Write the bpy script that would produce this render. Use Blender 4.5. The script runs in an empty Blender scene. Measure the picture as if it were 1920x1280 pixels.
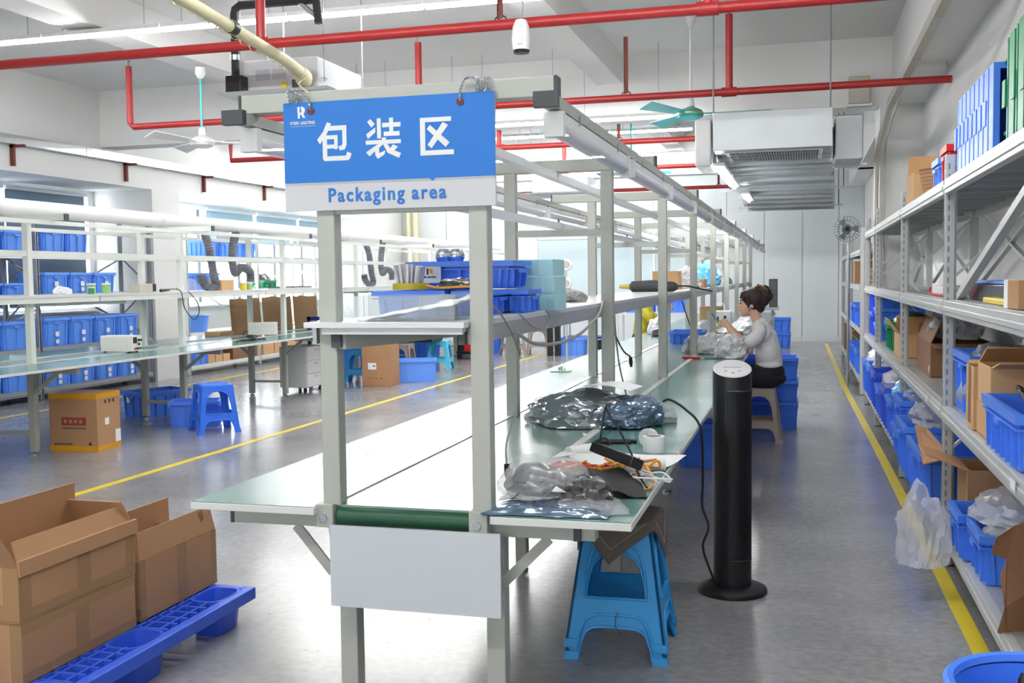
import bpy, math, random
from mathutils import Vector, Matrix, noise
random.seed(7)
sc = bpy.context.scene
col = sc.collection
PI = math.pi

# ---------------------------------------------------------------- camera
cam = bpy.data.cameras.new('camera'); cam.sensor_width = 36.0; cam.lens = 36.885; cam.clip_start = 0.02; cam.clip_end = 200
camo = bpy.data.objects.new('camera', cam); col.objects.link(camo)
_y, _p, _r = 0.270107109, 0.0601265458, -0.0129317755
A = Matrix(((math.cos(_y), math.sin(_y), 0), (-math.sin(_y), math.cos(_y), 0), (0, 0, 1)))
B = Matrix(((1, 0, 0), (0, 0, -1), (0, 1, 0)))
P = Matrix(((1, 0, 0), (0, math.cos(_p), -math.sin(_p)), (0, math.sin(_p), math.cos(_p))))
Q = Matrix(((math.cos(_r), -math.sin(_r), 0), (math.sin(_r), math.cos(_r), 0), (0, 0, 1)))
M = Q @ P @ B @ A
camo.matrix_world = Matrix.Translation((0, 0, 1.45)) @ Matrix((M[0], -M[1], -M[2])).transposed().to_4x4()
sc.camera = camo

# ---------------------------------------------------------------- sky, exposure
w = bpy.data.worlds.new('overcast_sky'); sc.world = w; w.use_nodes = True
bg = w.node_tree.nodes['Background']; bg.inputs[0].default_value = (0.90, 0.95, 1.0, 1); bg.inputs[1].default_value = 5.0
LAMP_ROW = 36.0      # emission of the ceiling LED battens
sc.view_settings.view_transform = 'Standard'; sc.view_settings.look = 'None'
sc.view_settings.exposure = 1.58; sc.view_settings.gamma = 1.0; sc.view_settings.use_curve_mapping = False

# ---------------------------------------------------------------- materials
def lin(c):
    return tuple((v / 12.92 if v <= 0.04045 else ((v + 0.055) / 1.055) ** 2.4) for v in (x / 255 for x in c))
def mat(name, rgb, rough=0.5, metal=0.0, var=0.06, scale=6.0, bump=0.0, bscale=60.0, coat=0.0, spec=0.5):
    m = bpy.data.materials.new(name); m.use_nodes = True
    nt = m.node_tree; b = nt.nodes['Principled BSDF']
    c = lin(rgb)
    tc = nt.nodes.new('ShaderNodeTexCoord'); nz = nt.nodes.new('ShaderNodeTexNoise')
    nz.inputs['Scale'].default_value = scale; nz.inputs['Detail'].default_value = 3
    nt.links.new(tc.outputs['Object'], nz.inputs['Vector'])
    rp = nt.nodes.new('ShaderNodeMix'); rp.data_type = 'RGBA'
    rp.inputs[6].default_value = tuple(max(0, v * (1 - var)) for v in c) + (1,)
    rp.inputs[7].default_value = tuple(min(1, v * (1 + var)) for v in c) + (1,)
    nt.links.new(nz.outputs['Fac'], rp.inputs[0]); nt.links.new(rp.outputs[2], b.inputs['Base Color'])
    b.inputs['Roughness'].default_value = rough; b.inputs['Metallic'].default_value = metal
    b.inputs['Specular IOR Level'].default_value = spec
    if coat: b.inputs['Coat Weight'].default_value = coat; b.inputs['Coat Roughness'].default_value = 0.08
    if bump:
        n2 = nt.nodes.new('ShaderNodeTexNoise'); n2.inputs['Scale'].default_value = bscale; n2.inputs['Detail'].default_value = 4
        nt.links.new(tc.outputs['Object'], n2.inputs['Vector'])
        bp = nt.nodes.new('ShaderNodeBump'); bp.inputs['Strength'].default_value = bump; bp.inputs['Distance'].default_value = 0.01
        nt.links.new(n2.outputs['Fac'], bp.inputs['Height']); nt.links.new(bp.outputs['Normal'], b.inputs['Normal'])
    return m
def emit(name, rgb, s):
    m = bpy.data.materials.new(name); m.use_nodes = True
    b = m.node_tree.nodes['Principled BSDF']; b.inputs['Base Color'].default_value = lin(rgb) + (1,)
    b.inputs['Emission Color'].default_value = lin(rgb) + (1,); b.inputs['Emission Strength'].default_value = s
    return m
def film(name, rgb, alpha, rough=0.12, bump=0.4, bscale=14.0, metal=0.0):
    """thin plastic film: part see-through, part cloudy, glossy and creased"""
    m = mat(name, rgb, rough, metal, 0.05, 6, bump, bscale)
    m.node_tree.nodes['Principled BSDF'].inputs['Alpha'].default_value = alpha
    return m
def glass(name, rgb, alpha, rough=0.03):
    m = mat(name, rgb, rough, 0, 0.0); m.node_tree.nodes['Principled BSDF'].inputs['Alpha'].default_value = alpha
    return m

def floor_mat():
    m = bpy.data.materials.new('polished_concrete_floor'); m.use_nodes = True; nt = m.node_tree; b = nt.nodes['Principled BSDF']
    N = nt.nodes.new; L = nt.links.new
    tc = N('ShaderNodeTexCoord')
    n1 = N('ShaderNodeTexNoise'); n1.inputs['Scale'].default_value = 1.3; n1.inputs['Detail'].default_value = 6; n1.inputs['Roughness'].default_value = 0.62
    n2 = N('ShaderNodeTexNoise'); n2.inputs['Scale'].default_value = 26; n2.inputs['Detail'].default_value = 4
    L(tc.outputs['Object'], n1.inputs['Vector']); L(tc.outputs['Object'], n2.inputs['Vector'])
    r1 = N('ShaderNodeValToRGB'); r1.color_ramp.elements[0].position = 0.3; r1.color_ramp.elements[1].position = 0.72
    r1.color_ramp.elements[0].color = lin((134, 133, 135)) + (1,); r1.color_ramp.elements[1].color = lin((160, 159, 160)) + (1,)
    L(n1.outputs['Fac'], r1.inputs['Fac'])
    mx = N('ShaderNodeMix'); mx.data_type = 'RGBA'; mx.blend_type = 'OVERLAY'; mx.inputs[0].default_value = 0.35
    L(r1.outputs['Color'], mx.inputs[6]); L(n2.outputs['Fac'], mx.inputs[7])
    # pale patch with dark flakes in front of the packing bench
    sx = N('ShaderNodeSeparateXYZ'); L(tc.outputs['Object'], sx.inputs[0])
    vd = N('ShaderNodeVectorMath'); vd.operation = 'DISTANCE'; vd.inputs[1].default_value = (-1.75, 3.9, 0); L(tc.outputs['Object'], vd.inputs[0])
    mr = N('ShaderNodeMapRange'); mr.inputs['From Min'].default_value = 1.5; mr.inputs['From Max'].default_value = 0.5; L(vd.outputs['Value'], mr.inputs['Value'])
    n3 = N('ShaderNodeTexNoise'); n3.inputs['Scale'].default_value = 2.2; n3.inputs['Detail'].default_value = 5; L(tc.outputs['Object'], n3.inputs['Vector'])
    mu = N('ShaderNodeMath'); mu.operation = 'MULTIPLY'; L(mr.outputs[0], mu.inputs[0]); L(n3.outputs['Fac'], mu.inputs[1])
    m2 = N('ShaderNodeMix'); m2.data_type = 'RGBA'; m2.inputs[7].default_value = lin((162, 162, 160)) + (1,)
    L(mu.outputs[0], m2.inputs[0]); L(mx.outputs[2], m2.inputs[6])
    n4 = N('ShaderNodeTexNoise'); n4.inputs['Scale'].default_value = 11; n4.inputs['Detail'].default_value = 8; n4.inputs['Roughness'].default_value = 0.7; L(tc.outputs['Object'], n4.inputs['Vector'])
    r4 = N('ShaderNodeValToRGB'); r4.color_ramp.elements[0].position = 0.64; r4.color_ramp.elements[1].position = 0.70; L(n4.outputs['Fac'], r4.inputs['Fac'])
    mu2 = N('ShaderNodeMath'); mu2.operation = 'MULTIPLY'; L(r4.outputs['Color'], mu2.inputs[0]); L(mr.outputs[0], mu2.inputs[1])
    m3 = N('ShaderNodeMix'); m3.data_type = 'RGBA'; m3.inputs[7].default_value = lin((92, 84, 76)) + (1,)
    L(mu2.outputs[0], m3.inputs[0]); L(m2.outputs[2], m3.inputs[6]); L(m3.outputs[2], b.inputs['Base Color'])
    rr = N('ShaderNodeMapRange'); rr.inputs['To Min'].default_value = 0.17; rr.inputs['To Max'].default_value = 0.24; L(n1.outputs['Fac'], rr.inputs['Value'])
    L(rr.outputs[0], b.inputs['Roughness']); b.inputs['Specular IOR Level'].default_value = 0.75
    bp = N('ShaderNodeBump'); bp.inputs['Strength'].default_value = 0.015; bp.inputs['Distance'].default_value = 0.01; L(n2.outputs['Fac'], bp.inputs['Height']); L(bp.outputs['Normal'], b.inputs['Normal'])
    return m
def carton_mat(name, rgb):
    m = mat(name, rgb, 0.78, 0, 0.07, 3.5, 0.12, 90)
    nt = m.node_tree; b = nt.nodes['Principled BSDF']
    # faint corrugation lines
    tc = nt.nodes.new('ShaderNodeTexCoord'); wv = nt.nodes.new('ShaderNodeTexWave'); wv.inputs['Scale'].default_value = 55; wv.inputs['Distortion'].default_value = 0.6
    nt.links.new(tc.outputs['Object'], wv.inputs['Vector'])
    bp = nt.nodes.new('ShaderNodeBump'); bp.inputs['Strength'].default_value = 0.05; bp.inputs['Distance'].default_value = 0.004
    nt.links.new(wv.outputs['Fac'], bp.inputs['Height']); nt.links.new(bp.outputs['Normal'], b.inputs['Normal'])
    return m

MT = dict(
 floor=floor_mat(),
 wall=mat('white_wall_paint', (224, 224, 222), 0.75, 0, 0.015, 2, 0.02, 40),
 ceil=mat('white_ceiling_paint', (228, 227, 225), 0.85, 0, 0.02, 1.2, 0.02, 30),
 panelwall=mat('pale_grey_wall_panel', (214, 219, 220), 0.45, 0, 0.015, 2),
 pglass=glass('frosted_pale_blue_glass', (216, 234, 238), 0.8, 0.15),
 wglass=glass('window_glass', (225, 240, 245), 0.10),
 alu=mat('white_aluminium_frame', (222, 224, 225), 0.35, 0.1, 0.03),
 acw=mat('air_conditioner_casing', (196, 198, 201), 0.45, 0, 0.02),
 acp=mat('air_conditioner_access_plate', (168, 171, 175), 0.45, 0, 0.02),
 mull=mat('grey_mullion', (128, 134, 138), 0.45, 0.1, 0.04),
 blind=mat('grey_blue_roller_blind', (120, 142, 160), 0.85, 0, 0.04, 3, 0.05, 200),
 blind2=mat('pale_blue_roller_blind', (160, 190, 204), 0.85, 0, 0.03, 3, 0.05, 200),
 yline=mat('yellow_floor_paint', (232, 208, 62), 0.35, 0, 0.10, 5),
 frame=mat('greyish_green_powder_coat', (174, 177, 168), 0.42, 0.05, 0.03, 8, 0.03, 220),
 framew=mat('off_white_powder_coat', (226, 229, 222), 0.42, 0.05, 0.03, 8, 0.02, 200),
 zinc=mat('galvanised_steel', (178, 182, 184), 0.34, 0.75, 0.10, 14, 0.03, 60),
 rackm=mat('light_grey_rack_paint', (196, 198, 196), 0.40, 0.15, 0.05, 10, 0.03, 120),
 rackd=mat('rack_deck_grey_steel', (184, 187, 187), 0.36, 0.35, 0.06, 9, 0.02, 100),
 rackl=mat('left_rack_dark_grey', (150, 154, 158), 0.45, 0.2, 0.06, 9),
 black=mat('black_plastic', (26, 27, 29), 0.38, 0, 0.10),
 cap=mat('charcoal_end_cap', (72, 74, 76), 0.6, 0, 0.08, 30),
 rubber=mat('black_rubber', (30, 30, 31), 0.7, 0, 0.1),
 chrome=mat('bright_zinc_bolt', (190, 198, 205), 0.22, 0.95, 0.06, 30),
 edge=mat('white_table_edge_band', (216, 217, 213), 0.4, 0, 0.02),
 esd=mat('teal_antistatic_table_mat', (86, 128, 122), 0.22, 0, 0.05, 4, 0.0, 60, 0.0, 0.4),
 belt=mat('pale_green_conveyor_belt', (128, 154, 144), 0.24, 0, 0.04, 5, 0.02, 80, 0.0, 0.4),
 beltg=mat('dark_green_belt_roller', (22, 78, 52), 0.45, 0, 0.10, 20, 0.05, 120),
 board=mat('white_corrugated_plastic_board', (200, 204, 209), 0.4, 0, 0.02, 3),
 shelfb=mat('white_melamine_shelf', (216, 217, 217), 0.30, 0, 0.015, 3, 0, 60, 0.2),
 shelfs=mat('brushed_shelf_side', (176, 178, 178), 0.32, 0.35, 0.10, 3),
 signblue=mat('blue_sign_print', (26, 114, 198), 0.55, 0, 0.03, 160),
 signgrey=mat('pale_grey_sign_print', (200, 201, 203), 0.55, 0, 0.01, 160),
 signshade=mat('grey_sign_stripe', (176, 178, 182), 0.55, 0, 0.01),
 white=mat('matt_white', (226, 226, 225), 0.5, 0, 0.02),
 lamp=emit('led_batten_glow', (255, 255, 255), LAMP_ROW),
 tube=film('unlit_frosted_tube', (232, 232, 240), 0.85, 0.25, 0.0),
 red=mat('red_pipe_enamel', (166, 38, 38), 0.38, 0, 0.10, 9),
 rust=mat('red_brown_primer_steel', (112, 54, 44), 0.7, 0.1, 0.15, 12),
 cream=mat('cream_lagging_tape', (226, 218, 178), 0.6, 0, 0.06, 10, 0.25, 40),
 foam=mat('black_pipe_foam', (38, 40, 43), 0.75, 0, 0.1, 20, 0.2, 60),
 trunk=mat('grey_beige_trunking', (190, 184, 172), 0.5, 0.1, 0.12, 4),
 cyan=mat('turquoise_fan_enamel', (60, 186, 190), 0.3, 0, 0.05),
 gold=mat('gold_trim', (205, 178, 70), 0.35, 0.6, 0.05),
 galv=mat('galvanised_duct_sheet', (168, 172, 174), 0.38, 0.6, 0.08, 5, 0.06, 18),
 blue=mat('blue_crate_plastic', (76, 136, 248), 0.36, 0, 0.05, 4),
 bluel=mat('light_blue_crate_plastic', (104, 160, 250), 0.40, 0, 0.04, 4),
 blued=mat('deep_blue_crate_plastic', (62, 104, 240), 0.36, 0, 0.05, 4),
 bluem=mat('pale_blue_crate_plastic', (98, 158, 252), 0.36, 0, 0.04, 4),  # crate blue lightened in the colour to offset shade on the left racks
 bagh=film('milky_poly_bag', (240, 242, 245), 0.42, 0.14, 0.7, 16),
 green=mat('green_crate_plastic', (16, 140, 92), 0.38, 0, 0.05, 4),
 stoolb=mat('blue_stool_plastic', (56, 122, 244), 0.34, 0, 0.04, 5),
 stoolc=mat('azure_stool_plastic', (52, 168, 240), 0.36, 0, 0.06, 6, 0.04, 50),
 stooll=mat('turquoise_stool_plastic', (82, 198, 232), 0.36, 0, 0.04, 5),
 stoolg=mat('taupe_stool_plastic', (166, 152, 140), 0.42, 0, 0.05, 5),
 pallet=mat('blue_pallet_plastic', (52, 96, 222), 0.42, 0, 0.10, 9, 0.05, 40),
 carton=carton_mat('brown_cardboard', (176, 134, 96)),
 cartond=carton_mat('dark_brown_cardboard', (136, 96, 66)),
 cartonl=carton_mat('light_tan_cardboard', (210, 168, 120)),
 tape=film('glossy_packing_tape', (190, 156, 108), 0.38, 0.10, 0.25, 30),
 tapey=mat('yellow_packing_tape', (216, 156, 20), 0.28, 0, 0.10, 20),
 paper=mat('white_paper', (240, 240, 240), 0.7, 0, 0.02, 4),
 ink=mat('dark_ink', (52, 50, 50), 0.6), inkr=mat('faded_red_print', (150, 62, 52), 0.7, 0, 0.1, 30),
 orange=mat('orange_ink', (232, 158, 30), 0.5),
 bagc=film('clear_poly_bag', (236, 238, 242), 0.24, 0.14, 0.7, 16),
 bagw=film('cloudy_white_poly_bag', (242, 243, 246), 0.74, 0.2, 0.6, 18),
 bagg=film('grey_tinted_poly_bag', (196, 198, 204), 0.62, 0.12, 0.7, 15),
 esdbag=mat('silver_shielding_bag', (168, 173, 180), 0.14, 0.75, 0.25, 7, 0.55, 20, 0.6),
 esdbagb=mat('blue_grey_shielding_bag', (120, 142, 166), 0.14, 0.6, 0.2, 7, 0.55, 16, 0.6),
 dkbag=mat('dark_parts_in_bag', (70, 68, 68), 0.30, 0.1, 0.3, 14, 0.6, 22, 0.6),
 cloth=mat('brown_grey_cloth', (116, 107, 98), 0.9, 0, 0.08, 30, 0.3, 260),
 psu=mat('ivory_instrument_case', (232, 230, 224), 0.45, 0, 0.02),
 lcd=mat('dark_display', (58, 66, 68), 0.2, 0, 0.05),
 hose=mat('grey_ribbed_hose', (118, 120, 128), 0.55, 0, 0.08, 20),
 foamc=mat('pale_turquoise_foam', (176, 222, 227), 0.85, 0, 0.03, 9, 0.10, 160),
 yellow=mat('yellow_plastic', (226, 200, 40), 0.4, 0, 0.05),
 redp=mat('red_plastic', (214, 34, 32), 0.4, 0, 0.05),
 acr=glass('clear_acrylic', (225, 235, 240), 0.16, 0.04),
 mitt=mat('grey_work_glove', (158, 158, 156), 0.9, 0, 0.08, 30, 0.3, 200),
 skin=mat('skin', (232, 186, 160), 0.5, 0, 0.04, 12),
 hair=mat('dark_brown_hair', (44, 32, 28), 0.5, 0, 0.25, 40, 0.5, 90),
 hood=emit('under_shelf_tube', (255, 255, 255), 5.0),
 shirt=mat('white_tshirt', (232, 231, 232), 0.85, 0, 0.02, 10, 0.15, 24),
 olive=mat('olive_yellow_tshirt', (176, 168, 40), 0.85, 0, 0.05, 10, 0.15, 24),
 jean=mat('black_trousers', (30, 30, 33), 0.8, 0, 0.10, 20, 0.15, 40),
 amber=mat('amber_claw_clip', (140, 82, 34), 0.25, 0, 0.2, 30, 0, 60, 0.5),
 lips=mat('lips', (196, 110, 104), 0.45),
 fanbk=mat('black_tower_plastic', (20, 21, 23), 0.42, 0, 0.06, 4),
 fangrey=mat('pale_grey_control_panel', (200, 200, 200), 0.3, 0, 0.02),
 green2=mat('green_circuit_board', (60, 140, 84), 0.4, 0, 0.05), jar=mat('green_white_jar_label', (150, 196, 130), 0.5, 0, 0.25, 40),
 wire=mat('grey_cable', (150, 150, 150), 0.5), wireo=mat('orange_cable', (232, 160, 62), 0.45),
 skyf=mat('sky_blue_film', (120, 204, 246), 0.3, 0, 0.06, 6, 0.3, 20),
 purple=mat('dark_purple_box', (58, 36, 66), 0.5), maroon=mat('maroon_box', (104, 34, 44), 0.5),
 bluedk=mat('dark_blue_trolley', (40, 40, 150), 0.4),
)
def crinkle(m, scale, strength):
    nt = m.node_tree; b = nt.nodes['Principled BSDF']; tc = nt.nodes.new('ShaderNodeTexCoord'); n = nt.nodes.new('ShaderNodeTexNoise'); n.noise_type = 'RIDGED_MULTIFRACTAL'
    n.inputs['Scale'].default_value = scale; n.inputs['Detail'].default_value = 3; n.inputs['Distortion'].default_value = 0.6
    nt.links.new(tc.outputs['Object'], n.inputs['Vector']); bp = nt.nodes.new('ShaderNodeBump'); bp.inputs['Strength'].default_value = strength; bp.inputs['Distance'].default_value = 0.012
    nt.links.new(n.outputs['Fac'], bp.inputs['Height']); nt.links.new(bp.outputs['Normal'], b.inputs['Normal'])
for k, s_, st in (('bagh', 9, .6), ('bagc', 9, .55), ('bagw', 8, .4), ('bagg', 8, .5), ('esdbag', 7, .6), ('esdbagb', 7, .5), ('dkbag', 14, .5), ('skyf', 8, .5), ('tape', 20, .12)): crinkle(MT[k], s_, st)
ORD = ('first', 'second', 'third', 'fourth', 'fifth', 'sixth', 'seventh', 'eighth', 'ninth', 'tenth', 'eleventh', 'twelfth', 'thirteenth')
# ---------------------------------------------------------------- mesh helpers
class MB:
    def __init__(s): s.v = []; s.f = []; s.m = []; s.k = 0; s.sm = []; s.smooth = False
    def use(s, k): s.k = k; return s
    def add(s, vs, fs, smooth=None):
        b = len(s.v); s.v += [tuple(v) for v in vs]
        for f in fs: s.f.append(tuple(b + i for i in f)); s.m.append(s.k); s.sm.append(s.smooth if smooth is None else smooth)
        return s
    def hexa(s, p):   # 8 points: bottom 4 ccw, top 4 ccw
        return s.add(p, [(3, 2, 1, 0), (4, 5, 6, 7), (0, 1, 5, 4), (1, 2, 6, 5), (2, 3, 7, 6), (3, 0, 4, 7)], False)
    def box(s, x0, y0, z0, x1, y1, z1):
        return s.hexa([(x0, y0, z0), (x1, y0, z0), (x1, y1, z0), (x0, y1, z0), (x0, y0, z1), (x1, y0, z1), (x1, y1, z1), (x0, y1, z1)])
    def obox(s, c, size, R=None):
        c = Vector(c); hx, hy, hz = (d / 2 for d in size); R = R or Matrix.Identity(3)
        return s.hexa([c + R @ Vector(p) for p in ((-hx, -hy, -hz), (hx, -hy, -hz), (hx, hy, -hz), (-hx, hy, -hz), (-hx, -hy, hz), (hx, -hy, hz), (hx, hy, hz), (-hx, hy, hz))])
    def bar(s, a, b, wdt, h, up=(0, 0, 1)):   # rectangular bar between two points
        a = Vector(a); b = Vector(b); d = (b - a).normalized(); u = Vector(up)
        if abs(d.dot(u)) > 0.98: u = Vector((0, 1, 0))
        r = d.cross(u).normalized() * wdt / 2; t = r.cross(d).normalized() * h / 2
        return s.hexa([a - r - t, a + r - t, b + r - t, b - r - t, a - r + t, a + r + t, b + r + t, b - r + t])
    def tube(s, pts, r, n=8, caps=True):
        pts = [Vector(p) for p in pts]; N = len(pts); rs = r if isinstance(r, (list, tuple)) else [r] * N
        vs = []; fs = []; u = None
        for i, p in enumerate(pts):
            d = (pts[min(i + 1, N - 1)] - pts[max(i - 1, 0)]); d = d.normalized() if d.length > 1e-9 else Vector((0, 0, 1))
            if u is None: u = d.orthogonal().normalized()
            u = (u - d * u.dot(d)); u = u.normalized() if u.length > 1e-6 else d.orthogonal().normalized()
            q = d.cross(u)
            for k in range(n):
                a = 2 * PI * k / n; vs.append(p + (u * math.cos(a) + q * math.sin(a)) * rs[i])
        for i in range(N - 1):
            for k in range(n):
                k2 = (k + 1) % n; fs.append((i * n + k, i * n + k2, (i + 1) * n + k2, (i + 1) * n + k))
        s.add(vs, fs, True)
        if caps:
            b = len(s.v) - N * n
            for f in (tuple(b + k for k in range(n))[::-1], tuple(b + (N - 1) * n + k for k in range(n))):
                s.f.append(f); s.m.append(s.k); s.sm.append(False)
        return s
    def cyl(s, a, b, r, n=12, r2=None): return s.tube([a, b], [r, r if r2 is None else r2], n)
    def lathe(s, prof, c=(0, 0, 0), n=20, smooth=True):
        vs = []; fs = []
        for r, z in prof:
            for k in range(n):
                a = 2 * PI * k / n; vs.append((c[0] + r * math.cos(a), c[1] + r * math.sin(a), c[2] + z))
        for i in range(len(prof) - 1):
            for k in range(n):
                k2 = (k + 1) % n; fs.append((i * n + k, i * n + k2, (i + 1) * n + k2, (i + 1) * n + k))
        return s.add(vs, fs, smooth)
    def prism(s, poly, fn, t):   # flat outline given as (a, b); fn(a, b, d) -> point; thickness t
        n = len(poly); vs = [fn(a, b, 0) for a, b in poly] + [fn(a, b, t) for a, b in poly]
        fs = [tuple(range(n))[::-1], tuple(range(n, 2 * n))] + [(i, (i + 1) % n, n + (i + 1) % n, n + i) for i in range(n)]
        return s.add(vs, fs, False)
    def grid(s, fn, nu, nv, thick=None, smooth=True):
        vs = [fn(i / nu, j / nv) for j in range(nv + 1) for i in range(nu + 1)]
        fs = [(j * (nu + 1) + i, j * (nu + 1) + i + 1, (j + 1) * (nu + 1) + i + 1, (j + 1) * (nu + 1) + i) for j in range(nv) for i in range(nu)]
        return s.add(vs, fs, smooth)
    def ball(s, c, r, n=12, m=8, sq=(1, 1, 1)):
        vs = []; fs = []
        for j in range(m + 1):
            t = PI * j / m
            for i in range(n):
                a = 2 * PI * i / n; vs.append((c[0] + r * sq[0] * math.sin(t) * math.cos(a), c[1] + r * sq[1] * math.sin(t) * math.sin(a), c[2] - r * sq[2] * math.cos(t)))
        for j in range(m):
            for i in range(n):
                i2 = (i + 1) % n; fs.append((j * n + i, j * n + i2, (j + 1) * n + i2, (j + 1) * n + i))
        return s.add(vs, fs, True)
    def mesh(s, name, mats, sharp=0.6):
        me = bpy.data.meshes.new(name); me.from_pydata(s.v, [], s.f)
        for mm in (mats if isinstance(mats, (list, tuple)) else [mats]): me.materials.append(MT[mm] if isinstance(mm, str) else mm)
        me.polygons.foreach_set('material_index', s.m); me.polygons.foreach_set('use_smooth', s.sm)
        me.update(); me.validate()
        if any(s.sm): me.set_sharp_from_angle(angle=sharp)
        return me
def link(name, data, parent=None, loc=(0, 0, 0), rz=0):
    o = bpy.data.objects.new(name, data); col.objects.link(o); o.location = loc; o.rotation_euler = (0, 0, rz)
    if parent: o.parent = parent
    return o
def tag(o, label=None, cat=None, group=None, kind=None):
    if label: o['label'] = label
    if cat: o['category'] = cat
    if group: o['group'] = group
    if kind: o['kind'] = kind
    return o
def thing(name, label, cat, loc=(0, 0, 0), rz=0, group=None):
    return tag(link(name, None, None, loc, rz), label, cat, group)
def part(name, mb, mats, parent, label=None, bevel=0, loc=(0, 0, 0), rz=0):
    o = link(name, mb.mesh(name, mats) if isinstance(mb, MB) else mb, parent, loc, rz)
    if label: o['label'] = label
    if bevel: bev(o, bevel)
    return o
def bev(o, wd, seg=2):
    md = o.modifiers.new('bevel', 'BEVEL'); md.width = wd; md.segments = seg; md.limit_method = 'ANGLE'; md.angle_limit = 0.7; md.harden_normals = False
def single(name, mb, mats, label, cat, loc=(0, 0, 0), rz=0, group=None, bevel=0):
    o = link(name, mb.mesh(name, mats), None, loc, rz); tag(o, label, cat, group)
    if bevel: bev(o, bevel)
    return o
def struct(name, mb, mats, parent=None):
    o = link(name, mb.mesh(name, mats), parent)
    if not parent: o['kind'] = 'structure'
    return o
def dup(root, loc, rz=None, label=None, group=None):
    r = root.copy(); col.objects.link(r); r.location = loc
    if rz is not None: r.rotation_euler = (0, 0, rz)
    if label: r['label'] = label
    if group: r['group'] = group
    for ch in root.children:
        c = ch.copy(); col.objects.link(c); c.parent = r
        for g in ch.children:
            d = g.copy(); col.objects.link(d); d.parent = c
    return r
def bez(pts, n=8):   # smooth curve through points (Catmull-Rom)
    P_ = [Vector(p) for p in pts]; P_ = [2 * P_[0] - P_[1]] + P_ + [2 * P_[-1] - P_[-2]]; out = []
    for i in range(1, len(P_) - 2):
        a, b, c, d = P_[i - 1:i + 3]
        for k in range(n):
            t = k / n; out.append(0.5 * ((2 * b) + (c - a) * t + (2 * a - 5 * b + 4 * c - d) * t * t + (3 * b - a - 3 * c + d) * t ** 3))
    return out + [P_[-2]]
def rotz(a): return Matrix.Rotation(a, 3, 'Z')
def text_mesh(body, size, off=0.0, align='LEFT', space=1.0, depth=0.001):
    cu = bpy.data.curves.new('lettering', 'FONT'); cu.body = body; cu.size = size; cu.offset = off; cu.extrude = depth; cu.align_x = align; cu.space_character = space
    cu.resolution_u = 4
    o = bpy.data.objects.new('lettering', cu); col.objects.link(o)
    me = bpy.data.meshes.new_from_object(o.evaluated_get(bpy.context.evaluated_depsgraph_get()))
    bpy.data.objects.remove(o); bpy.data.curves.remove(cu)
    me.materials.clear(); return me
def letter(parent, body, size, m, loc, rot=(PI / 2, 0, 0), off=0.0, sx=1.0, space=1.0, name='lettering'):
    me = text_mesh(body, size, off, 'LEFT', space); me.materials.append(MT[m])
    o = link(name, me, parent, loc); o.rotation_euler = rot; o.scale = (sx, 1, 1); return o
def words(parent, ws, size, m, loc, gap, **k):
    for w_ in ws:
        o = letter(parent, w_, size, m, loc, **k); loc = (loc[0] + max(v.co.x for v in o.data.vertices) * o.scale[0] + gap, loc[1], loc[2])
# ---------------------------------------------------------------- room shell
XL, XW, XR, YB, Y0, ZC = -9.2, -10.2, 1.27, 23.6, -3.0, 4.05
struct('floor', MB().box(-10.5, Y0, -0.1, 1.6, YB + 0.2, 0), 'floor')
struct('ceiling', MB().box(-10.5, Y0, ZC, 1.6, YB + 0.2, ZC + 0.15), 'ceil')
b = MB()
struct('wall_right', MB().box(XR, Y0, 0, XR + 0.2, YB, ZC), 'wall')
struct('wall_front', MB().box(-10.5, Y0 - 0.2, 0, 1.6, Y0, 1.4).box(-10.5, Y0 - 0.2, 2.1, 1.6, Y0, ZC).box(-10.5, Y0 - 0.2, 1.4, -5.0, Y0, 2.1).box(-1.1, Y0 - 0.2, 1.4, 1.6, Y0, 2.1), 'wall')
w3 = struct('window_3', MB().box(-5.0, Y0 - 0.12, 1.4, -1.1, Y0 - 0.06, 1.45).box(-5.0, Y0 - 0.12, 2.05, -1.1, Y0 - 0.06, 2.1), 'alu')      # unseen window added behind the camera for fill daylight
for i in range(4): part('mullion', MB().box(-5.0 + 1.3 * i - 0.05, Y0 - 0.12, 1.45, -5.0 + 1.3 * i + 0.05, Y0 - 0.04, 2.05), 'alu', w3)
for i in range(3): part('pane', MB().box(-4.95 + 1.3 * i, Y0 - 0.09, 1.45, -5.05 + 1.3 * (i + 1), Y0 - 0.084, 2.05), 'wglass', w3)
# left wall: window plane at the back of the niches, columns and header flush with the room face
b = MB(); b.box(-10.5, Y0, 0, XW, YB, 1.05); b.box(-10.5, Y0, 2.78, XW, YB, ZC)
WIN = [(6.9, 13.45), (14.3, 21.3)]
for y0, y1 in ((Y0, 6.9), (13.45, 14.3), (21.3, YB)): b.box(-10.5, y0, 1.05, XW, y1, 2.78)
struct('wall_left', b, 'wall')
struct('trim_1', MB().box(XW, Y0, 2.82, XL, YB, ZC), 'wall')                      # header above the niches
for k, (y0, y1) in enumerate(((6.1, 6.85), (13.53, 14.23), (21.4, YB))):
    struct('trim_%d' % (k + 2), MB().box(XW, y0, 0, XL, y1, 2.82), 'wall')        # columns between the niches
struct('trim_5', MB().box(0.82, 12.35, 0, XR, 13.1, 3.3), 'wall')                 # column on the right wall
# beams
for k, (x0, x1, z) in enumerate(((-6.35, -6.0, 3.72), (-2.35, -2.05, 3.72), (0.95, XR, 3.3))):
    struct('trim_%d' % (k + 6), MB().box(x0, Y0, z, x1, YB, ZC), 'ceil')
for k, y in enumerate((12.4, 19.4)):
    struct('trim_%d' % (k + 9), MB().box(XL, y, 3.3, XR, y + 0.35, ZC), 'ceil')
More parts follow.
